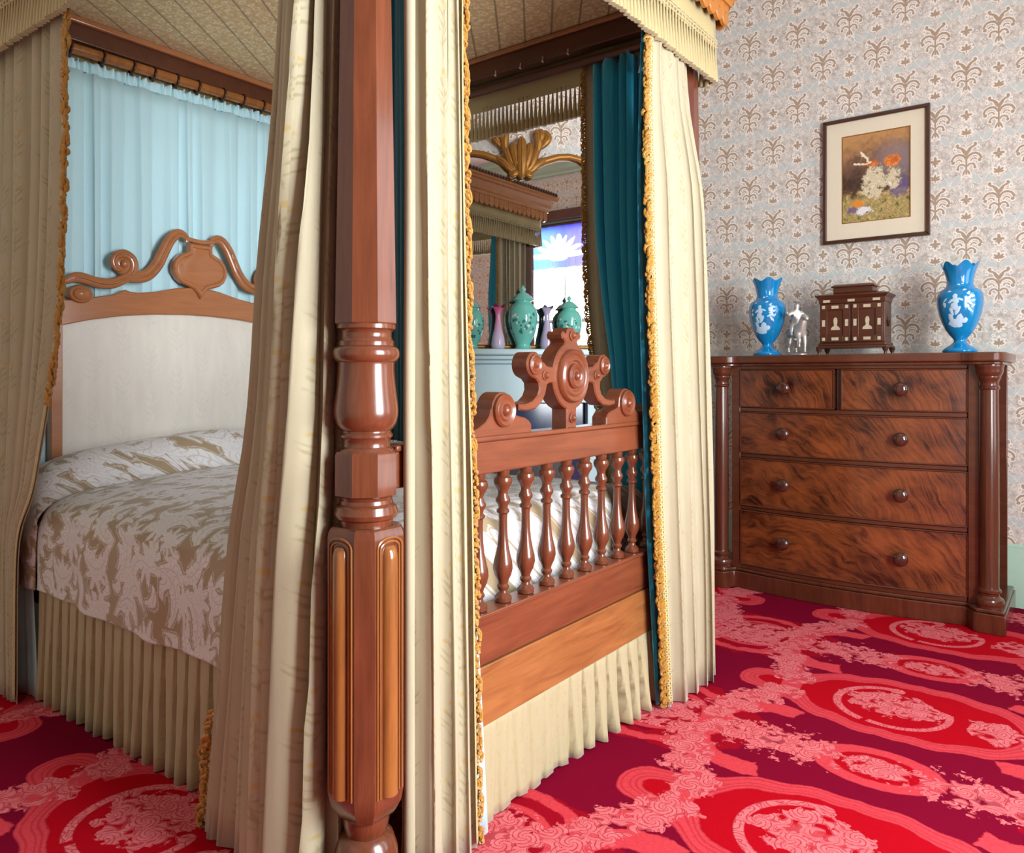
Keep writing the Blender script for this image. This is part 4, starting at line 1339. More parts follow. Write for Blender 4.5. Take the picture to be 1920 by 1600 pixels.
tag(mb.build('bolster', M['brocade'], origin=(-3.08,YC,.75), sm=60, solid=.006), 'floral covered bolster lying against the headboard, overhanging the near side', 'bolster')
#@@SPLIT
# ------------------------------------------------------------------ drapes
class Drape:
    """pleated hanging: plan(s, z) -> (x, y); pleats of depth amp(z)"""
    def __init__(s, plan, npl, amp, z0, z1, seed, width, flip=1, ek=(1.0, 1.0)):
        s.ek = ek; s.plan, s.n, s.amp, s.z0, s.z1, s.w, s.flip = plan, npl, amp, z0, z1, width, flip
        r = random.Random(seed)
        s.a = [r.uniform(.55, 1.25) for _ in range(npl*2+4)]
        s.j = [r.uniform(-.32, .32) for _ in range(npl*2+4)]
        s.p = r.uniform(0, 6)
    def pos(s, u, z, out=0.0):
        """u 0..1 along the width"""
        def base(q): return Vector((*s.plan(q, z), z))
        q = u*s.n
        k = int(q+.5)
        # uneven pleat spacing that drifts a little with height
        w = q+.22*sin(q*1.7+s.p)+.10*sin(q*3.1+s.p*2+z*.9)
        ph = 2*PI*w
        f = math.sin(ph)
        f = (abs(f)**.75)*(1 if f > 0 else -1)
        A = s.amp(z)*lerp(s.a[k % len(s.a)], s.a[(k+1) % len(s.a)], .5)
        e = 1e-3
        b0 = base(max(0, u-e)); b1 = base(min(1, u+e))
        t = (b1-b0); t.z = 0
        if t.length < 1e-9: t = Vector((1,0,0))
        t.normalize()
        nrm = Vector((t.y, -t.x, 0))*s.flip
        edge = min(1, u*s.n*2*s.ek[0]+.05, (1-u)*s.n*2*s.ek[1]+.05)
        ps = base(u)+nrm*(A*f*edge+out)+t*(A*.45*sin(2*ph+1.2)*edge)
        ps += nrm*(.006*mnoise.noise(Vector((u*9, z*1.3, s.p))))
        return ps
    def sheet(s, name, mat, parent, nu=None, nv=26, out=0.0, u0=0, u1=1, solid=.003, topwave=0.0):
        nu = nu or s.n*14
        def fn(u, v):
            uu = lerp(u0, u1, u)
            z = lerp(s.z0, s.z1, v)
            p = s.pos(uu, z, out)
            if topwave and v > .9: p.z += topwave*sin(uu*s.n*2*PI*.8)*(v-.9)*10
            return p
        mb = MB().grid(fn, nu, nv, uv=lambda u, v: (lerp(u0, u1, u)*s.w, lerp(s.z0, s.z1, v)))
        return mb.build(name, mat, parent, sm=70, solid=solid)
    def trim(s, parent, edge, z0=None, z1=None, out=.012, side=1, braid=.030, tuft=True, tz0=0.0, braided=True, ts=1.0):
        """looped braid and gold bullion fringe along u=edge (0 or 1)"""
        z0 = s.z0+.01 if z0 is None else z0; z1 = s.z1-.01 if z1 is None else z1
        def frame(z):
            a = s.pos(edge, z); b = s.pos(edge+(.02 if edge == 0 else -.02), z)
            t = a-b; t.z = 0; t.normalize()
            n_ = Vector((t.y, -t.x, 0))
            if n_.dot(Vector((.75,-.68,0))) < 0: n_ = -n_
            return a, t, n_
        n = int((z1-z0)/.02)
        def fb(u, v):
            z = lerp(z0, z1, v); a, t, n_ = frame(z)
            return a-t*(braid*(1-u))+n_*out
        if braided: g = MB().grid(fb, 3, n, uv=lambda u, v: ((1-u)*.030, lerp(z0, z1, v)))
        if braided: g.build('looped_braid', M['gimp'], parent, sm=60, solid=.002)
        if not tuft: return
        mb = MB(); r_ = random.Random(int(z1*100)+edge)
        z = z1
        while z > max(z0+.01, tz0):
            a, t, n_ = frame(z)
            L = r_.uniform(.016, .030)*ts; dz = r_.uniform(.015, .034)*ts
            o = n_*(out*.8+r_.uniform(-.006,.010))
            tw = r_.uniform(-1, 1)
            pts = [a-t*.004+o, a+t*L*.55+o+n_*.004*tw+Vector((0,0,-dz*.25)), a+t*L+o-n_*.004*tw+Vector((0,0,-dz*.8)), a+t*L*.72+o+Vector((0,0,-dz*1.35)), a+t*L*.3+o+n_*.004+Vector((0,0,-dz*1.1))]
            rr = r_.uniform(.0038, .0056)*(.4+.6*ts)
            mb.tube(catmull(pts, 2), [rr*(.9+.25*(i % 2)) for i in range(9)], 5)
            z -= r_.uniform(.006, .010)
        tag(mb.build('bullion_fringe', M['gold'], parent, sm=60), 'gold bullion fringe')

def polyplan(fpts):
    """fpts(z)-> list of (x,y); arc-length parameter"""
    cache = {}
    def plan(u, z):
        key = round(z, 4)
        if key not in cache:
            c = catmull(fpts(z), 8)
            d = [0]
            for a, b in zip(c, c[1:]): d.append(d[-1]+math.hypot(b[0]-a[0], b[1]-a[1]))
            cache[key] = (c, d)
        c, d = cache[key]
        q = u*d[-1]
        lo = 0
        for i in range(len(d)-1):
            if q <= d[i+1]+1e-12: lo = i; break
        f = (q-d[lo])/max(1e-9, d[lo+1]-d[lo])
        return (lerp(c[lo][0], c[lo+1][0], f), lerp(c[lo][1], c[lo+1][1], f))
    return plan

# near side drape at the foot post
LK = [(0,-1.80),(.35,-1.752),(.76,-1.695),(1.03,-1.622),(1.41,-1.578),(1.71,-1.527),(2.01,-1.497),(2.5,-1.455)]
def side_pts(z):
    xl = smooth_interp(LK, z)
    xr = -1.345
    ye = 1.165
    return [(xl, 1.092), (lerp(xl, xr, .33), 1.096), (lerp(xl, xr, .68), 1.062), (xr-.022, 1.072), (xr+.002, 1.118), (xr+.004, ye)]
d = Drape(polyplan(side_pts), 9, lambda z: interp([(0,.042),(1.0,.036),(1.8,.027),(2.5,.016)], z), .006, 2.53, 21, 1.0, ek=(.32, 1))
t = thing('bed_curtain', (-1.6, 1.11, 0), 'cream damask bed curtain hanging left of the near foot post, flaring out towards the floor', 'curtain', 'curtains hung round the four-poster bed')
d.sheet('curtain_cloth', M['cream'], t, nu=150)
d.trim(t, 0, z0=.02, z1=.31, out=.006)

# near drape on the foot side
RK = [(0,1.437),(.64,1.420),(.9,1.413),(1.3,1.397),(1.66,1.390),(2.5,1.383)]
def foot_pts(z):
    yr = smooth_interp(RK, z)
    return [(-1.224, 1.230), (-1.205, 1.230)]+[(-1.186, 1.262), (-1.186, lerp(1.262, yr, .55)), (-1.192, yr)]
d = Drape(polyplan(foot_pts), 4, lambda z: interp([(0,.022),(1.0,.018),(2.5,.014)], z), .006, 2.53, 12, .7)
t = thing('bed_curtain', (-1.19, 1.33, 0), 'cream damask bed curtain with gold fringe, hanging just right of the near foot post', 'curtain', 'curtains hung round the four-poster bed')
d.sheet('curtain_cloth', M['cream'], t, nu=110)
d.trim(t, 1, z0=.02, z1=2.5, out=.004, braid=.020, ts=.95)
LN = [(0,1.500),(.37,1.472),(.64,1.448),(.9,1.425),(1.2,1.400),(2.5,1.38)]
dl = Drape(polyplan(lambda z: [(-1.213, 1.262), (-1.213, lerp(1.262, smooth_interp(LN, z), .6)), (-1.206, smooth_interp(LN, z))]), 3, lambda z: .006, .006, 2.5, 4, .4)
dl.sheet('lining', M['lining_pale'], t, nu=50)

dl = Drape(polyplan(lambda z: [(-1.318, 1.262), (-1.27, 1.252), (-1.222, 1.240)]), 2, lambda z: .004, 1.0, 2.5, 14, .1)
dl.sheet('lining', M['lining_teal_shaded'], t, nu=20)  # shaded strip of the same lining, coloured darker

# far drape on the foot side
LKf = [(0,2.435),(.3,2.405),(.615,2.372),(1.0,2.342),(1.335,2.318),(1.86,2.300),(2.2,2.325),(2.5,2.345)]
RKf = [(0,2.815),(.6,2.80),(1.158,2.772),(1.955,2.705),(2.3,2.650),(2.5,2.63)]
def far_pts(z):
    yl = smooth_interp(LKf, z); yr = smooth_interp(RKf, z)
    k = max(0, min(1, (z-1.75)/.45)); k = k*k*(3-2*k)
    return [(lerp(-1.166, -1.184, k), yl), (lerp(-1.150, -1.182, k), lerp(yl, yr, .35)), (lerp(-1.142, -1.182, k), lerp(yl, yr, .7)), (lerp(-1.150, -1.190, k), yr)]
d = Drape(polyplan(far_pts), 5, lambda z: interp([(0,.021),(1.0,.018),(1.75,.016),(2.2,.008),(2.5,.006)], z), .006, 2.50, 33, .8)
t = thing('bed_curtain', (-1.15, 2.55, 0), 'cream bed curtain with gold fringe at the far foot post, beside the chest', 'curtain', 'curtains hung round the four-poster bed')
d.sheet('curtain_cloth', M['cream'], t, nu=120)
d.trim(t, 0, z0=.02, z1=2.47, out=.006, braid=.018, ts=.75)
dl = Drape(polyplan(lambda z: [(-1.205, smooth_interp(LKf, z)-.006), (-1.205, smooth_interp(LKf, z)+.12)]), 2, lambda z: .006, .006, 2.46, 9, .3)
dl.sheet('lining', M['lining_teal_shaded'], t, nu=30)

# far long side: cream outside with fringe, teal inside
FL = [(0,-1.60),(.6,-1.62),(1.27,-1.70),(1.5,-1.722),(1.84,-1.732),(2.5,-1.738)]
d = Drape(polyplan(lambda z: [(smooth_interp(FL, z), 2.822), (-1.50, 2.828), (-1.352, 2.826)]), 6, lambda z: .016, .006, 2.50, 17, .8, flip=-1)
t = thing('bed_curtain', (-1.5, 2.82, 0), 'cream bed curtain on the far long side, seen from inside past the teal one', 'curtain', 'curtains hung round the four-poster bed')
d.sheet('curtain_cloth', M['cream'], t, nu=100)
d.trim(t, 0, z0=.02, z1=2.47, out=.004, braided=False, ts=.6)
TL = [(0,-1.53),(.6,-1.545),(1.16,-1.578),(1.48,-1.624),(1.8,-1.655),(2.5,-1.668)]
d = Drape(polyplan(lambda z: [(smooth_interp(TL, z), 2.776), (-1.51, 2.768), (-1.375, 2.770)]), 5, lambda z: interp([(0,.020),(1.5,.022),(2.5,.015)], z), .006, 2.455, 55, .8)
t = thing('bed_curtain', (-1.52, 2.77, 0), 'bed curtain in shade-darkened teal inside the far foot corner of the bed', 'curtain', 'curtains hung round the four-poster bed')
d.sheet('curtain_cloth', M['lining_teal_shaded'], t, nu=110, topwave=.02)
# its turned-over top corner; light falling on it is put into the pale colour
mb = MB().grid(lambda u, v: Vector((-1.345+.02*v-.09*u*(1-v), 2.735-.09*v, 2.33+.17*v+.02*u)), 6, 10)
mb.build('turned_corner', M['lining_pale'], t, sm=60, solid=.003)

# near side drape at the head post
HK = [(0,-2.985),(.437,-2.982),(.608,-2.95),(.749,-2.845),(.877,-2.79),(1.123,-2.70),(1.391,-2.63),(1.82,-2.598),(2.25,-2.585),(2.5,-2.58)]
def headpts(z):
    xr = smooth_interp(HK, z)
    k = max(0, min(1, (z-.5)/1.2))
    return [(-3.195, 1.128), (lerp(-3.195, xr, .35), 1.112), (lerp(-3.195, xr, .7), 1.102), (xr, 1.098)]
d = Drape(polyplan(headpts), 6, lambda z: interp([(0,.022),(.6,.026),(1.4,.033),(2.5,.018)], z), .006, 2.53, 8, 1.0, ek=(1, .16))
t = thing('bed_curtain', (-2.9, 1.11, 0), 'damask bed curtain at the head end, drawn back to the left over the bedspread', 'curtain', 'curtains hung round the four-poster bed')
d.sheet('curtain_cloth', M['cream'], t, nu=130, nv=40)
d.trim(t, 1, z0=.02, z1=2.5, out=.008, tz0=1.08)
dl = Drape(polyplan(lambda z: [(lerp(-3.21,-3.17,z), 1.162), (lerp(-3.10,-3.08,z), 1.150), (lerp(-2.975,-3.02, min(1, z/.4)), 1.162)]), 2, lambda z: .008, .006, .44, 2, .3)
dl.sheet('lining', M['lining_pale'], t, nu=40, nv=8)

# pale blue curtain behind the headboard
d = Drape(lambda u, z: (-3.300+.0*z, lerp(1.16, 2.735, u)), 15, lambda z: interp([(.5,.018),(2.0,.015),(2.40,.010),(2.46,.006)], z), .55, 2.405, 77, 2.4)
t = thing('head_curtain', (-3.30, YC, .55), 'pale blue gathered curtain on a wooden pole behind the headboard', 'curtain')
def hz(y): return (y-1.155)/1.59*.030
def hcloth(u, v):
    z = lerp(.55, 2.395, v)
    p = d.pos(u, z); p.x -= .012
    p.z += hz(p.y)*v
    return p
mb = MB().grid(hcloth, 300, 24, uv=lambda u, v: (u*2.4, v*1.9)); mb.build('curtain_cloth', M['lining_pale'], t, sm=70, solid=.003)
def frill(u, v):
    y = lerp(1.16, 2.735, u)
    z = lerp(2.392, 2.438, v)+hz(y)
    pin = 1-abs(v-.30)/.70
    k = .003+.008*(1-max(0, pin))
    return Vector((-3.312+k*sin(u*2*PI*62+1.5*sin(u*40))+.003*sin(u*300), y+.004*sin(u*2*PI*31), z+.005*sin(u*2*PI*45+1)*v))
MB().grid(frill, 620, 6, uv=lambda u, v: (u*2.4, v*.07)).build('gathered_heading', M['lining_pale'], t, sm=70, solid=.002)
ry = [1.40,1.529,1.654,1.746,1.852,1.956,2.084,2.19,2.301,2.41,2.52,2.63]
rg = None
for y in ry:
    zc = 2.470+(y-1.155)/1.59*.030
    if rg is None:
        mb = MB().tube([(-3.292+.028*cos(2*PI*k/20), y+.003*sin(2*PI*k/20), zc-.004+.028*sin(2*PI*k/20)) for k in range(20)], .0048, 8, closed=True)
        mb.ball((-3.292, y, zc-.037), .006, 8, 6)
        rg = mb.build('curtain_ring', M['ring'], t, sm=60)
        y00, z00 = y, zc
    else: copy_part(rg, t, (0, y-y00, zc-z00))

# ------------------------------------------------------------------ chest of drawers
CX0, CX1 = -1.705, -.297
CB = 4.535
ch = thing('chest_of_drawers', ((CX0+CX1)/2, 4.27, 0), 'mahogany bow-fronted chest of drawers with corner columns against the wall', 'chest of drawers')
xm = (CX0+CX1)/2
def bowy(x, base=4.085, b=.062, x0=-1.56, x1=-.445):
    t = max(-1, min(1, (x-(x0+x1)/2)/((x1-x0)/2)))
    return base-b*(1-t*t)
def bowslab(mb, x0, x1, z0, z1, fr, back, n=24):
    """slab with curved front; fr(x)->front y"""
    vs = []; fs = []
    for i in range(n+1):
        x = lerp(x0, x1, i/n)
        for y, z in ((fr(x), z0), (fr(x), z1), (back, z1), (back, z0)): vs.append((x, y, z))
    for i in range(n):
        for k in range(4):
            k2 = (k+1) % 4
            fs.append((i*4+k, i*4+k2, (i+1)*4+k2, (i+1)*4+k))
    fs.append((3,2,1,0)); fs.append((n*4, n*4+1, n*4+2, n*4+3))
    mb.add(vs, fs)
# carcass sides and rails between drawers
mb = MB()
mb.box(-1.565, -1.520, 4.075, CB, .105, 1.205); mb.box(-.450, -.405, 4.075, CB, .105, 1.205)
for z0, z1 in ((.105,.128),(.425,.447),(.708,.730),(.955,.977),(1.182,1.205)):
    bowslab(mb, -1.52, -.45, z0, z1, lambda x: bowy(x)+.004, CB)
mb.box(-1.018, -.990, 4.05, CB, .975, 1.183)
mb.box(-1.64, -.33, CB-.02, CB, .105, 1.205)
mb.build('carcass', M['chest_x'], ch, sm=30, bevel=.003)
def topfront(x):
    e = min(abs(x-CX0), abs(x-CX1))
    # rounded ears over the columns, bowed centre
    if e < .155:
        t = e/.155
        return 4.005+ (.075*(1-math.sqrt(max(0, 1-(1-min(1,t*1.6))**2))))+.035*max(0, t-.75)*4*.6
    return bowy(x, 4.066, .062, CX0+.155, CX1-.155)-.040+.0
def tf2(x):
    e = min(x-CX0, CX1-x)
    ear = 4.005+.07*(1-min(1, e/.05))**2
    mid_ = bowy(x, 4.040, .052, CX0+.16, CX1-.16)
    k = max(0, min(1, (e-.12)/.07)); k = k*k*(3-2*k)
    return lerp(ear, mid_, k)
def tf3(x): return tf2(x)+.016
mb = MB(); bowslab(mb, CX0, CX1, 1.213, 1.255, tf2, 4.555, 90); mb.build('top', M['chest_x'], ch, sm=30, bevel=.007, bseg=3)
mb = MB(); bowslab(mb, CX0+.016, CX1-.016, 1.198, 1.213, tf3, CB, 90); mb.build('top_moulding', M['chest'], ch, sm=30, bevel=.004)
def pf(x):
    e = min(x-CX0, CX1-x)
    ear = 3.995
    mid_ = bowy(x, 4.072, .064, CX0+.13, CX1-.13)
    k = max(0, min(1, (e-.115)/.05)); k = k*k*(3-2*k)
    return lerp(ear, mid_, k)
mb = MB(); bowslab(mb, CX0, CX1, 0, .088, pf, CB, 90); mb.build('plinth', M['chest'], ch, sm=30, bevel=.004)
mb = MB(); bowslab(mb, CX0+.006, CX1-.006, .088, .106, lambda x: pf(x)+.010, CB, 90); mb.build('plinth_moulding', M['chest'], ch, sm=30, bevel=.006, bseg=3)
colp = [(.052,.106),(.052,.118),(.058,.122),(.060,.134),(.056,.146),(.046,.152),(.040,.160),(.0405,.170),(.047,.176),(.047,.186),(.040,.192),(.0385,.20),(.0395,.5),(.0375,.9),(.0355,1.085),(.041,1.090),(.042,1.098),(.037,1.104),(.0365,1.120),(.041,1.130),(.045,1.136),(.045,1.146),(.050,1.152),(.055,1.168),(.055,1.182),(.058,1.188),(.058,1.198)]
cc = None
for x in (CX0+.085, CX1-.068):
    if cc is None:
        cc = MB().lathe(colp, (x, 4.062, 0), 32).build('column', M['chest'], ch, origin=(x, 4.062, 0), sm=35); xx = x
    else: copy_part(cc, ch, (x-xx, 0, 0))
fl_l = flame('flame_veneer_left', '#8c4a24', '#32120a', -1.27, 1.2)
fl_r = flame('flame_veneer_right', '#8c4a24', '#32120a', -.72, 1.2)
fl_m = flame('flame_veneer_long', '#8c4a24', '#32120a', -.985, 1.0)
fl_m2 = flame('flame_veneer_deep', '#8c4a24', '#32120a', -.985, .8)
knobp = [(.012,.0),(.022,.002),(.022,.005),(.013,.008),(.012,.018),(.017,.024),(.030,.031),(.034,.040),(.033,.048),(.026,.055),(.014,.059),(.001,.060)]
def drawer(x0, x1, z0, z1, mat, knobs, label=None):
    mb = MB(); bowslab(mb, x0, x1, z0, z1, lambda x: bowy(x)-.001, 4.4, 30)
    dw = mb.build('drawer', mat, ch, sm=30, bevel=.003)
    # cockbead round the front
    f = lambda x: bowy(x)-.004
    n = 20
    bd = MB()
    for z in (z0, z1): bd.tube([(lerp(x0, x1, i/n), f(lerp(x0, x1, i/n)), z) for i in range(n+1)], .004, 6)
    for x in (x0, x1): bd.tube([(x, f(x), z0), (x, f(x), z1)], .004, 6)
    bd.build('cockbead', M['chest'], dw, sm=60)
    for kx in knobs:
        kz = (z0+z1)/2+.004
        y = bowy(kx)-.001
        slope = (bowy(kx+.01)-bowy(kx-.01))/.02
        N = Vector((slope, -1, 0)).normalized(); U = Vector((-N.y, N.x, 0))
        vs = []; fs = []; n = 24
        for r, dd in knobp:
            for k in range(n):
                t_ = 2*PI*k/n
                p = Vector((kx, y, kz))+N*dd+U*(r*cos(t_))+Vector((0,0,r*sin(t_)))
                vs.append(p)
        for i in range(len(knobp)-1):
            for k in range(n): fs.append((i*n+k, i*n+(k+1) % n, (i+1)*n+(k+1) % n, (i+1)*n+k))
        fs.append(tuple(reversed(range(n)))); fs.append(tuple((len(knobp)-1)*n+k for k in range(n)))
        MB().add(vs, fs).build('knob', M['knob'], dw, sm=40)
drawer(-1.516, -1.022, .981, 1.178, fl_l, [-1.262])
drawer(-.986, -.454, .981, 1.178, fl_r, [-.722])
drawer(-1.516, -.454, .734, .951, fl_m, [-1.264, -.722])
drawer(-1.516, -.454, .451, .704, fl_m, [-1.264, -.722])
drawer(-1.516, -.454, .132, .421, fl_m2, [-1.264, -.722])

# ------------------------------------------------------------------ things on the chest
ZT = 1.2555
def mary_vase(x, y, sc, label, seed, amp):
    c = Vector((x, y, ZT))
    t = thing('blue_vase', c, label, 'vase', 'pair of blue vases on the chest')
    prof = [(.058,0),(.072,.003),(.074,.012),(.060,.026),(.040,.038),(.027,.052),(.025,.060),(.030,.070),(.044,.086),(.060,.110),(.076,.145),(.088,.185),(.0955,.225),(.097,.252),(.094,.275),(.085,.292),(.066,.304),(.057,.316),(.054,.330),(.0555,.345),(.060,.365),(.068,.392),(.078,.415)]
    inner = [(.074,.414),(.064,.390),(.055,.350)]
    P = [(r*sc, z*sc) for r, z in prof+inner]
    def fn(v):
        k = max(0, (v[2]/sc-.36)/.055)
        an = math.atan2(v[1], v[0])
        w = cos(6*an+.6)
        q = 1+.05*k*w
        return Vector((v[0]*q, v[1]*q, v[2]+amp*k*w))
    body = MB().lathe(P, c, 60, fn=fn, cap=False).add([], []).build('vase_body', M['blueglass'], t, sm=70)
    zr = [(z*sc, r*sc) for r, z in prof]
    # white enamel scene wrapped on the body: figures, leaves, ground
    def patch(mb, a0, z0, ra, rz, ang=0, n=12, wob=0, sd=0):
        r_ = random.Random(sd)
        vs = []
        for j in range(n):
            th = 2*PI*j/n
            k = 1+wob*r_.uniform(-1, 1)
            da, dz = ra*cos(th)*k, rz*sin(th)*k
            ca, sa = cos(math.radians(ang)), sin(math.radians(ang))
            da, dz = da*ca-dz*sa, da*sa+dz*ca
            z = (z0+dz)*sc; R = interp(zr, z)+.0012
            a = math.radians(-84)+(a0+da)/.095
            vs.append((c.x+R*cos(a), c.y+R*sin(a), c.z+z))
        z = z0*sc; R = interp(zr, z)+.004
        a = math.radians(-84)+a0/.095
        vs.append((c.x+R*cos(a), c.y+R*sin(a), c.z+z))
        mb.add(vs, [(j, (j+1) % n, n) for j in range(n)])
    fg = MB()
    k = seed
    for (a, z, ra, rz, an) in [(-.018,.262,.010,.011,0),(-.016,.240,.013,.016,12),(-.022,.215,.016,.016,-20),(-.010,.196,.010,.022,-30),(-.034,.240,.015,.006,35),(.002,.246,.014,.005,-25),(-.035,.192,.008,.020,20)]:
        patch(fg, a, z, ra, rz, an, 12, .15, k); k += 1
    fg.build('enamel_figure', M['enamel'], t, sm=50)
    lv = MB()
    for (a, z, ra, rz, an) in [(.038,.275,.010,.006,30),(.050,.262,.012,.007,-20),(.036,.252,.013,.008,50),(.054,.240,.012,.006,10),(.042,.228,.016,.008,-35),(.030,.214,.012,.006,20),(.058,.216,.012,.006,40),(-.062,.245,.010,.005,40),(-.066,.225,.008,.012,0),(.044,.200,.020,.006,-50),
                               (-.046,.285,.008,.004,0),(.020,.290,.010,.004,20),(-.008,.318,.012,.004,0),(.018,.322,.010,.003,10),(.012,.345,.004,.012,10)]:
        patch(lv, a, z, ra, rz, an, 10, .35, k); k += 1
    lv.build('enamel_leaves', M['enamel'], t, sm=50)
    gr = MB()
    for (a, z, ra, rz, an) in [(-.020,.140,.042,.016,6),(-.042,.160,.012,.024,10),(.000,.158,.016,.022,-12),(-.016,.128,.034,.010,0),(.026,.150,.014,.012,30)]:
        patch(gr, a, z, ra, rz, an, 16, .12, k); k += 1
    gr.build('enamel_ground', M['enamel'], t, sm=50)
mary_vase(-1.415, 4.20, 1.0, 'blue glass vase at the left end of the chest top, beside the silver horseman', 11, .009)
mary_vase(-.498, 4.21, 1.015, 'blue glass vase with a deeply scalloped rim at the right end of the chest top', 60, .014)

# table cabinet
cab = thing('table_cabinet', (-.975, 4.25, ZT), 'small dark inlaid table cabinet with two doors on the chest top, below the painting', 'cabinet')
x0, x1, yf, yb = -1.133, -.822, 4.175, 4.345
mb = MB().box(x0, x1, yf+.008, yb, 1.318, 1.522); mb.build('body', M['casket'], cab, bevel=.002)
mb = MB()
mb.box(x0-.016, x1+.016, yf-.008, yb+.01, 1.290, 1.302); mb.box(x0-.008, x1+.008, yf, yb+.005, 1.302, 1.318)
mb.build('base_moulding', M['casket'], cab, bevel=.004)
mb = MB()
def frust(mb, ax0, ax1, ay0, ay1, az, bx0, bx1, by0, by1, bz):
    mb.add([(ax0,ay0,az),(ax1,ay0,az),(ax1,ay1,az),(ax0,ay1,az),(bx0,by0,bz),(bx1,by0,bz),(bx1,by1,bz),(bx0,by1,bz)],
           [(0,3,2,1),(4,5,6,7),(0,1,5,4),(1,2,6,5),(2,3,7,6),(3,0,4,7)])
frust(mb, x0-.002, x1+.002, yf+.002, yb+.002, 1.522, x0-.006, x1+.006, yf-.002, yb+.006, 1.545)
frust(mb, x0-.006, x1+.006, yf-.002, yb+.006, 1.545, x0-.020, x1+.020, yf-.016, yb+.012, 1.560)
mb.box(x0-.020, x1+.020, yf-.016, yb+.012, 1.560, 1.566)
frust(mb, x0-.012, x1+.012, yf-.008, yb+.008, 1.566, x0+.055, x1-.055, yf+.03, yb-.03, 1.580)
mb.build('cornice', M['casket'], cab, bevel=.0015)
mb = MB(); mb.box(x0+.060, x1-.060, yf+.035, yb-.03, 1.578, 1.606); mb.box(x0+.050, x1-.050, yf+.026, yb-.022, 1.606, 1.612); frust(mb, x0+.050, x1-.050, yf+.026, yb-.022, 1.612, x0+.066, x1-.066, yf+.042, yb-.038, 1.622)
mb.build('lid_box', M['casket'], cab, bevel=.0015)
for fx in (x0-.004, x1+.004):
    for fy in (yf+.006, yb-.004):
        mb = MB(); mb.lathe([(.005,ZT),(.009,ZT+.004),(.007,ZT+.012),(.013,ZT+.024),(.016,1.291)], (fx, fy, 0), 12); mb.build('foot', M['casket'], cab, sm=50)
def plaque(parent, a, z, w, h, y, poly=None):
    mb = MB()
    P = poly or [(-w/2,-h/2),(w/2,-h/2),(w/2,h/2),(-w/2,h/2)]
    mb.prism([(a+p, z+q) for p, q in P], 0, .0022, lambda p, q, d: (p, y-d, q))
    return mb.build('inlay', M['inlay'], parent, sm=20)
bust = [(-.022,-.034),(.022,-.034),(.021,-.024),(.016,-.018),(.009,-.014),(.007,-.006),(.009,.004),(.010,.014),(.008,.026),(.003,.031),(-.003,.031),(-.008,.026),(-.010,.014),(-.009,.004),(-.007,-.006),(-.009,-.014),(-.016,-.018),(-.021,-.024)]
cxm = (x0+x1)/2
for s in (-1, 1):
    a0, a1 = sorted((cxm+s*.003, cxm+s*.150))
    mb = MB()
    w = .034
    mb.box(a0, a0+w, yf-.006, yf+.008, 1.322, 1.516); mb.box(a1-w, a1, yf-.006, yf+.008, 1.322, 1.516)
    mb.box(a0+w, a1-w, yf-.006, yf+.008, 1.322, 1.354); mb.box(a0+w, a1-w, yf-.006, yf+.008, 1.488, 1.516)
    mb.box(a0+w, a1-w, yf+.003, yf+.008, 1.354, 1.488)
    dr = mb.build('cabinet_door', M['casket'], cab, bevel=.001)
    am = (a0+a1)/2
    plaque(dr, am, 1.418, 0, 0, yf+.003, bust)
    plaque(dr, am, 1.502, .034, .015, yf-.006); plaque(dr, am, 1.338, .034, .015, yf-.006)
    for aa in (a0+w/2, a1-w/2):
        plaque(dr, aa, 1.420, .015, .034, yf-.006); plaque(dr, aa, 1.503, .015, .017, yf-.006); plaque(dr, aa, 1.337, .015, .017, yf-.006)
for aa in (x0+.036, cxm, x1-.036): plaque(cab, aa, 1.534, .034, .013, yf-.0005)
mb = MB().tube([(x1+.003, lerp(4.235, 4.29, k/8), 1.43-.028*sin(PI*k/8)) for k in range(9)], .003, 6)
mb.add([], []); mb.ball((x1+.002, 4.262, 1.435), .012, 10, 6, (.25,1,1.4)); mb.build('side_handle', M['brass'], cab, sm=60)

# silver horseman
hm = thing('horseman_figurine', (-1.248, 4.17, ZT), 'small silver statuette of a rider on a horse between the left vase and the cabinet', 'figurine')
def skin(name, verts, edges, radii, mat, parent, sub=2):
    me = bpy.data.meshes.new(name)
    o = parent_origin(parent)
    me.from_pydata([tuple(Vector(v)) for v in verts], edges, [])
    ob = bpy.data.objects.new(name, me); COL.objects.link(ob)
    ob.parent = parent; ob['wo'] = tuple(o)
    sk = ob.modifiers.new('skin', 'SKIN'); sk.use_smooth_shade = True
    for i, r in enumerate(radii): me.skin_vertices[0].data[i].radius = (r*1.18, r*1.18)
    me.skin_vertices[0].data[0].use_root = True
    sb = ob.modifiers.new('sub', 'SUBSURF'); sb.levels = sub; sb.render_levels = sub
    me.materials.append(mat)
    return ob
# local frame: horse faces the camera and a little to the right
fwd = Vector((.62, -.78, 0)); lft = Vector((.78, .62, 0))
def H(f, l, z): return fwd*f+lft*l+Vector((0,0,z))
hv = [H(0,0,.130), H(.045,0,.134), H(.070,0,.150), H(.090,0,.185), H(.098,0,.205), H(.122,0,.192), H(.138,0,.178),   # trunk, neck, head
      H(-.045,0,.134), H(-.062,0,.128), H(-.085,0,.110), H(-.092,0,.06),                                                  # rump, tail
      H(.055,.018,.100), H(.060,.020,.060), H(.056,.020,.030), H(.062,.020,.014),                                          # front left
      H(.058,-.018,.102), H(.088,-.020,.080), H(.080,-.020,.048), H(.088,-.020,.040),                                      # front right lifted
      H(-.050,.020,.098), H(-.046,.022,.066), H(-.066,.022,.042), H(-.060,.022,.014),
      H(-.052,-.020,.098), H(-.040,-.022,.066), H(-.058,-.022,.042), H(-.052,-.022,.014)]
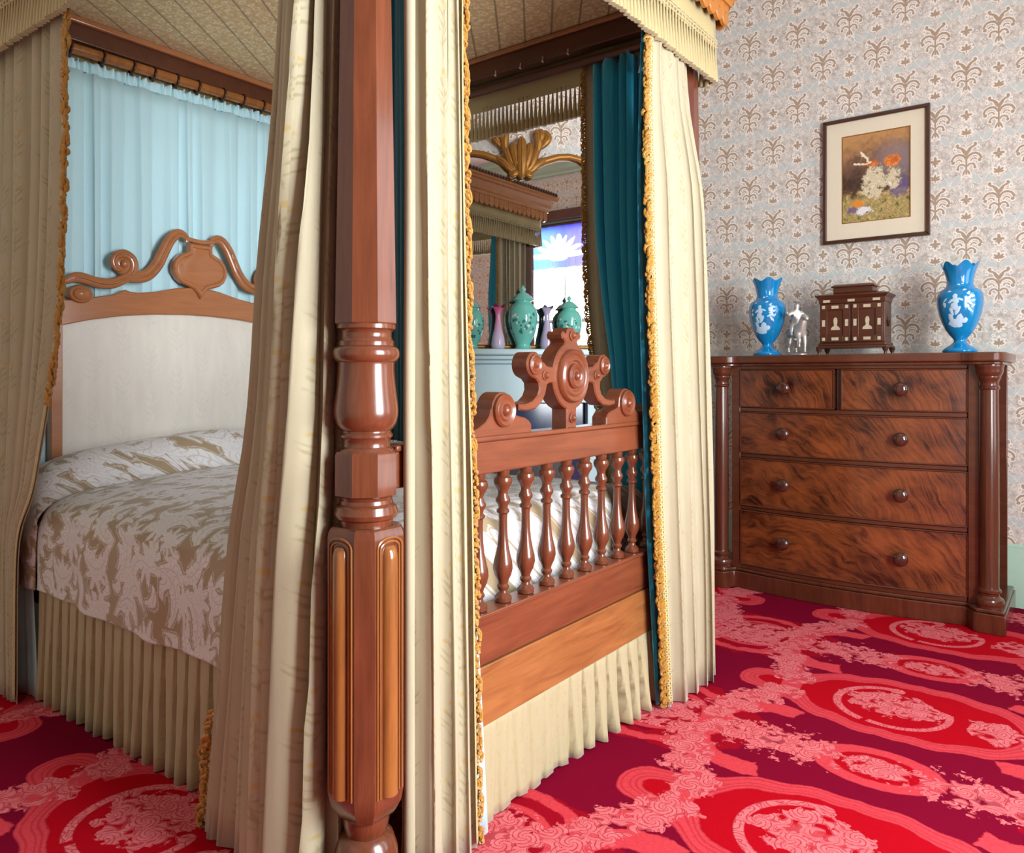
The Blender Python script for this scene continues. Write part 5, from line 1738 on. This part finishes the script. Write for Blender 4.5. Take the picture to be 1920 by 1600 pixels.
he = [(0,1),(1,2),(2,3),(3,4),(4,5),(5,6),(0,7),(7,8),(8,9),(9,10),(1,11),(11,12),(12,13),(13,14),(1,15),(15,16),(16,17),(17,18),(7,19),(19,20),(20,21),(21,22),(7,23),(23,24),(24,25),(25,26)]
hr = [.027,.029,.022,.016,.014,.013,.009,.028,.016,.009,.006,.013,.008,.006,.008,.013,.008,.006,.007,.015,.009,.006,.008,.015,.009,.006,.008]
skin('horse', hv, he, hr, M['silver'], hm)
rv = [H(-.005,0,.168), H(-.003,0,.195), H(0,0,.222), H(.002,0,.240), H(.004,0,.262), H(.004,0,.278),
      H(0,.026,.226), H(.012,.046,.204), H(.036,.036,.190), H(0,-.026,.226), H(.004,-.052,.212), H(.030,-.066,.228),
      H(.012,.030,.150), H(.022,.036,.112), H(.034,.038,.106), H(.012,-.030,.150), H(.022,-.036,.112), H(.034,-.038,.106)]
re_ = [(0,1),(1,2),(2,3),(3,4),(4,5),(2,6),(6,7),(7,8),(2,9),(9,10),(10,11),(0,12),(12,13),(13,14),(0,15),(15,16),(16,17)]
rr_ = [.019,.017,.019,.009,.014,.010,.011,.009,.007,.011,.009,.007,.013,.008,.007,.013,.008,.007]
skin('rider', rv, re_, rr_, M['silver'], hm)
mb = MB(); o = Vector(hm['wo'])
mb.tube([o+H(.030,-.066,.222), o+H(.040,-.070,.262), o+H(.058,-.074,.300)], [.003,.003,.0015], 6)
mb.build('sword', M['silver'], hm)
mb = MB(); mb.ball(o+H(.004,0,.286), .022, 12, 6, (1,1,.3)); mb.tube([o+H(0,0,.288), o+H(-.018,.004,.302), o+H(-.034,.006,.294)], [.005,.007,.003], 6); mb.build('plumed_hat', M['silver'], hm, sm=60)
mb = MB()
vs = []; n = 24
mb.lathe([(.085,0),(.085,.006),(.078,.010),(.001,.010)], o, n, fn=lambda v: Vector((fwd.x*v[0]+lft.x*v[1]*.55, fwd.y*v[0]+lft.y*v[1]*.55, v[2]+.0005)))
mb.build('base', M['silver'], hm, sm=40)

# ------------------------------------------------------------------ framed painting
pic = thing('framed_picture', (-.945, YB-.02, 2.235), 'dark wood framed flower painting in a cream mount on the scroll wallpaper', 'picture')
px0, px1, pz0, pz1 = -1.213, -.674, 1.888, 2.582
mb = MB()
fw = .020
def frame_side(mb, a, b, c, d_):
    mb.prism([a, b, c, d_], .0, .028, lambda p, q, d: (p, YB-.001-d, q), bev=.004)
frame_side(mb, (px0,pz0), (px1,pz0), (px1-fw,pz0+fw), (px0+fw,pz0+fw))
frame_side(mb, (px1,pz0), (px1,pz1), (px1-fw,pz1-fw), (px1-fw,pz0+fw))
frame_side(mb, (px1,pz1), (px0,pz1), (px0+fw,pz1-fw), (px1-fw,pz1-fw))
frame_side(mb, (px0,pz1), (px0,pz0), (px0+fw,pz0+fw), (px0+fw,pz1-fw))
mb.build('frame', plain('frame_wood', '#4a2a1c', .35, coat=.3, var=.15), pic, sm=20)
mb = MB()
a0, a1, b0, b1 = px0+fw, px1-fw, pz0+fw, pz1-fw
i0, i1, j0, j1 = -1.112, -.767, 1.996, 2.483
yy = YB-.014
mb.box(a0, i0, yy, YB-.004, b0, b1); mb.box(i1, a1, yy, YB-.004, b0, b1); mb.box(i0, i1, yy, YB-.004, b0, j0); mb.box(i0, i1, yy, YB-.004, j1, b1)
mb.build('mount', M['mat'], pic, sm=0)
mb = MB()
e = .004
mb.box(i0-.001, i0+e, yy-.001, yy+.004, j0, j1); mb.box(i1-e, i1+.001, yy-.001, yy+.004, j0, j1); mb.box(i0+e, i1-e, yy-.001, yy+.004, j0, j0+e); mb.box(i0+e, i1-e, yy-.001, yy+.004, j1-e, j1)
mb.build('gilt_slip', M['gilt'], pic, sm=0)
mb = MB().add([(i0,yy+.003,j0),(i1,yy+.003,j0),(i1,yy+.003,j1),(i0,yy+.003,j1)], [(0,1,2,3)], [(0,0),(.345,0),(.345,.487),(0,.487)])
mb.build('painting', M['painting'], pic, sm=0)

# ------------------------------------------------------------------ camera, light, colour
cam = bpy.data.cameras.new('camera'); co = bpy.data.objects.new('camera', cam); COL.objects.link(co)
co.location = (0, 0, 1.15); co.rotation_euler = (PI/2, 0, math.radians(37))
cam.sensor_fit = 'HORIZONTAL'; cam.sensor_width = 36; cam.lens = 36*1440/1920
cam.shift_y = -96/1920
cam.clip_start = .05
S.camera = co
w = bpy.data.worlds.new('world'); S.world = w; w.use_nodes = True
w.node_tree.nodes['Background'].inputs[0].default_value = (.75, .85, 1, 1)
w.node_tree.nodes['Background'].inputs[1].default_value = .5
S.view_settings.view_transform = 'Standard'; S.view_settings.look = 'None'
S.view_settings.exposure = 0.0; S.view_settings.gamma = 1.0
S.cycles.max_bounces = 8; S.cycles.diffuse_bounces = 5; S.cycles.glossy_bounces = 4; S.cycles.adaptive_threshold = .03; S.cycles.transmission_bounces = 4
S.cycles.use_denoising = True
S.cycles.sample_clamp_indirect = 8
S.cycles.caustics_reflective = False; S.cycles.caustics_refractive = False
